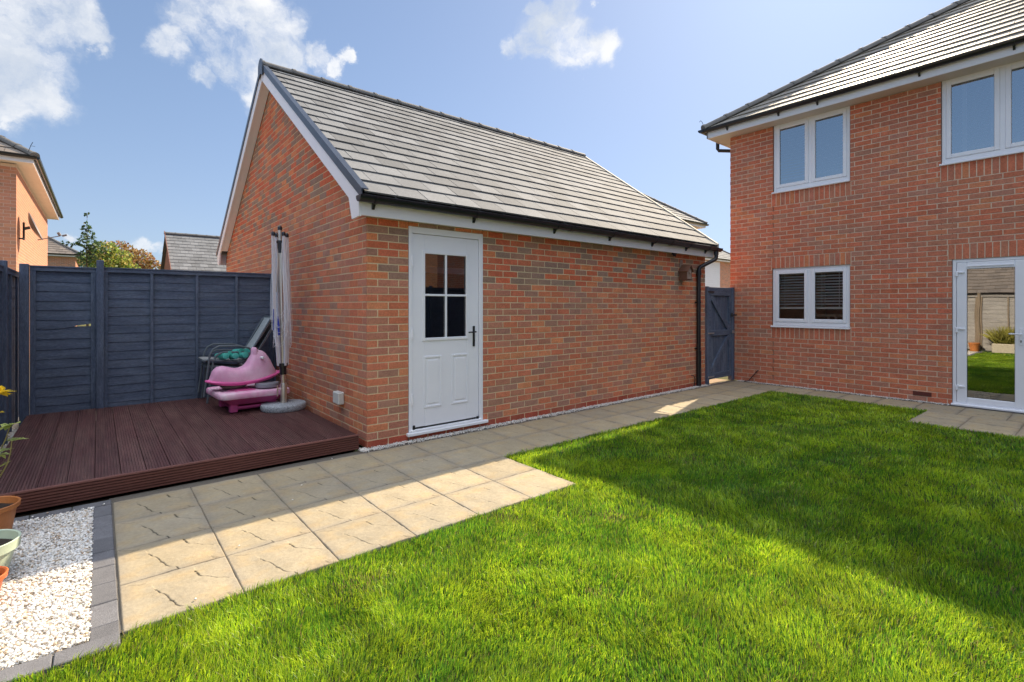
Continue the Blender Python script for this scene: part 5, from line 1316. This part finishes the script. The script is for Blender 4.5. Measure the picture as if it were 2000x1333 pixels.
hip_house('small brick house far behind the fence, left of the young tree', -9.2, -1.15, 43.4, 51.4, 4.62, windows=(('S', -3.9, -2.55, 3.2, 4.3),))
hip_house('grey roofed brick house rising behind the far end of the garage roof', 10.6, 18.8, 11.0, 18.6, 4.60, mat_=TILE)
hC = hip_house('white clad house with pale tiled roof seen in the gap above the gate', 24.5, 37.5, 18.2, 26.5, 4.62, mat_=TILE)
mb = MB()
for k in range(24): mb.prism([(18.2-.020, 1.3+k*.135), (18.2-.034, 1.305+k*.135), (18.2-.022, 1.435+k*.135), (18.2-.012, 1.435+k*.135)], 'x', 30.0, 34.4)
mb.build('cladding', PLASTERW, hC)
hip_house('brick house beyond the fence behind the camera, mirrored in the garage door', 3.0, 13.0, -17.5, -9.0, 4.60, faces='E')
hz = bpy.data.objects[-1] if False else None
plainh = thing('neighbour_house', (8, -8.9, 0), 'brick gable wall beyond the blue fence behind the camera', 'house'); plain_bricks('wall', plainh, (13, -8.8, 0), (-1, 0, 0), (0, 1, 0), 10.0, 0, 4.6); 
mb = MB(); mb.box(3.01, 12.99, -8.86, -8.82, 0, 4.6); mb.c = [(.30, .13, .08)]*len(mb.f); mb.build('wall_core', NBRICK, plainh, cols=True)
hip_house('brown roofed house beyond the grey fence, mirrored in the garden door', -16.5, -7.5, -4.5, 8.5, 1.75, faces='E', pitch=28)

# neighbour garage beyond the fence
ng = thing('neighbour_garage', (5.0, 30.3, 0), 'distant brick garage with grey tiled pitched roof behind the blue fence', 'garage')
plain_bricks('gable_wall', ng, (2.70, 26.8, 0), (0, 1, 0), (-1, 0, 0), 7.0, 0, 2.4)
plain_bricks('front_wall', ng, (2.70, 26.8, 0), (1, 0, 0), (0, -1, 0), 6.0, 0, 2.4)
mb = MB(); mb.col = (.36, .14, .08); mb.add([(2.70, 26.8, 2.4), (2.70, 30.3, 4.85), (2.70, 33.8, 2.4)], [(0, 1, 2)]); mb.add([(8.7, 26.8, 2.4), (8.7, 30.3, 4.85), (8.7, 33.8, 2.4)], [(2, 1, 0)]); mb.box(2.72, 8.68, 26.82, 33.78, -.02, 2.38); mb.build('gable', NBRICK, ng, cols=True)
c, s = math.cos(R(35)), math.sin(R(35)); sl = 3.75/c
r1 = tiled_roof('roof', ng, (2.56, 26.55, 2.38), (1, 0, 0), (0, c, s), (0, -s, c), [(0, 0), (6.3, 0), (6.3, sl), (0, sl)], TILE, gauge=.30, width=.335)
tiled_roof('rear_roof', ng, (2.56, 34.05, 2.38), (1, 0, 0), (0, -c, s), (0, s, c), [(0, 0), (6.3, 0), (6.3, sl), (0, sl)], TILE, gauge=.60, width=.67)
mb = MB(); ridge_run(mb, (2.54, 30.3, 2.38+sl*s+.05), (8.9, 30.3, 2.38+sl*s+.05), r=.10, drop=.045); mb.build('ridge_tiles', RIDGE, r1, smooth=True)
mb = MB(); mb.prism([(26.5, 2.30), (30.3, 2.30+3.8*s/c+.06), (30.3, 2.30+3.8*s/c+.20), (26.5, 2.44)], 'x', 2.53, 2.555); mb.build('verge_trim', mat('terracotta verge', (.22, .09, .06), rough=.7), ng)

# trees
def foliage(m, centers, n, size, pal, rnd, flat=.8):
    for k in range(n):
        c, r_ = rnd.choices(centers, weights=[w[1]**2.2 for w in centers])[0]
        d = Vector((rnd.gauss(0, 1), rnd.gauss(0, 1), rnd.gauss(0, 1))); d.normalize(); p = Vector(c)+Vector((d.x, d.y, d.z*flat))*r_*rnd.uniform(.35, 1.0)**.6
        nrm = Vector((rnd.gauss(0, 1), rnd.gauss(0, 1), rnd.gauss(0, 1)+.5)).normalized(); u = nrm.orthogonal().normalized(); u = (Matrix.Rotation(rnd.uniform(0, 6.28), 3, nrm) @ u); v = nrm.cross(u); s_ = size*rnd.uniform(.6, 1.25)
        m.col = tuple(x*rnd.uniform(.75, 1.25) for x in rnd.choice(pal)); m.add([p-u*s_*.5, p+v*s_*.33, p+u*s_*.55, p-v*s_*.33], [(0, 1, 2, 3)])
LEAF = mat('tree leaves', attr=True, rough=.55, transl=.30, spec=.3)
def tree(label, x, y, h, crown, n, size, pal, seed, trunk=.08, cat='tree'):
    rnd = random.Random(seed); t = thing('tree', (x, y, 0), label, cat)
    m = MB(); m.tube([(x, y, -.05), (x+.03, y, h*.3), (x-.02, y+.02, h*.62), (x, y, h*.97)], [trunk, trunk*.75, trunk*.4, trunk*.08], 8)
    for k in range(min(9, len(crown)*2)):
        c, r_ = crown[k % len(crown)]; z = max(.3*h, c[2]-r_*1.2); m.tube([(x, y, z), ((x+c[0])/2, (y+c[1])/2, (z+c[2])/2+.1), c], [trunk*.35, trunk*.22, trunk*.06], 5)
    m.build('trunk', BARK, t, smooth=True)
    m = MB(); foliage(m, crown, n, size, pal, rnd); m.build('crown', LEAF, t, cols=True)
    return t
# young dark tree with a bare leader (placed on the sight line left of centre)
x, y = -.38, 28.9
tree('slim young tree with dark green leaves and a bare leading shoot', x, y, 5.55,
     [((x, y, 5.45), .13), ((x, y, 5.05), .09), ((x-.03, y, 4.85), .20), ((x+.05, y, 4.55), .28), ((x, y, 4.2), .42), ((x+.3, y, 4.0), .40), ((x-.72, y, 4.12), .16), ((x-.42, y, 4.05), .16), ((x, y, 3.6), .40), ((x, y, 3.0), .4)], 560, .15, [(.06, .11, .035), (.10, .16, .05), (.05, .09, .04)], 3, .05)
x, y = .30, 33.5
tree('bushy yellow green tree rising above the blue fence post', x, y, 4.9,
     [((x, y, 4.3), .62), ((x+.55, y, 3.95), .62), ((x-.55, y, 3.7), .60), ((x+.1, y, 3.4), .9), ((x+.95, y, 3.3), .6), ((x+.2, y, 2.6), 1.1)], 3600, .15, [(.40, .42, .06), (.22, .28, .05), (.50, .48, .12), (.12, .17, .05)], 5, .10)
x, y = 1.9, 57
tree('large autumn tree turning brown and orange, beyond the yellow green tree', x, y, 7.0,
     [((x-.5, y, 6.1), 1.5), ((x+.8, y, 5.5), 1.5), ((x-1.7, y, 5.3), 1.4), ((x+1.9, y, 4.6), 1.4), ((x, y, 4.6), 2.0), ((x+2.6, y, 4.0), 1.0)], 6500, .24, [(.38, .20, .08), (.46, .28, .10), (.30, .23, .08), (.24, .14, .06)], 6, .22)
x, y = 5.0, 57
tree('lower olive and orange tree left of the distant garage roof', x, y, 5.2,
     [((x-.2, y, 4.4), .85), ((x-1.3, y, 3.9), 1.0), ((x+.7, y, 3.7), .9), ((x-.4, y, 3.3), 1.4)], 3000, .22, [(.36, .27, .08), (.26, .24, .08), (.42, .26, .09)], 7, .15)
x, y = 6.6, 62
tree('dark green tree just left of the distant garage verge', x, y, 4.9, [((x, y, 3.9), .8), ((x+.7, y, 3.5), .8), ((x-.6, y, 3.3), .7)], 1300, .22, [(.06, .09, .035), (.10, .12, .04)], 8, .12)
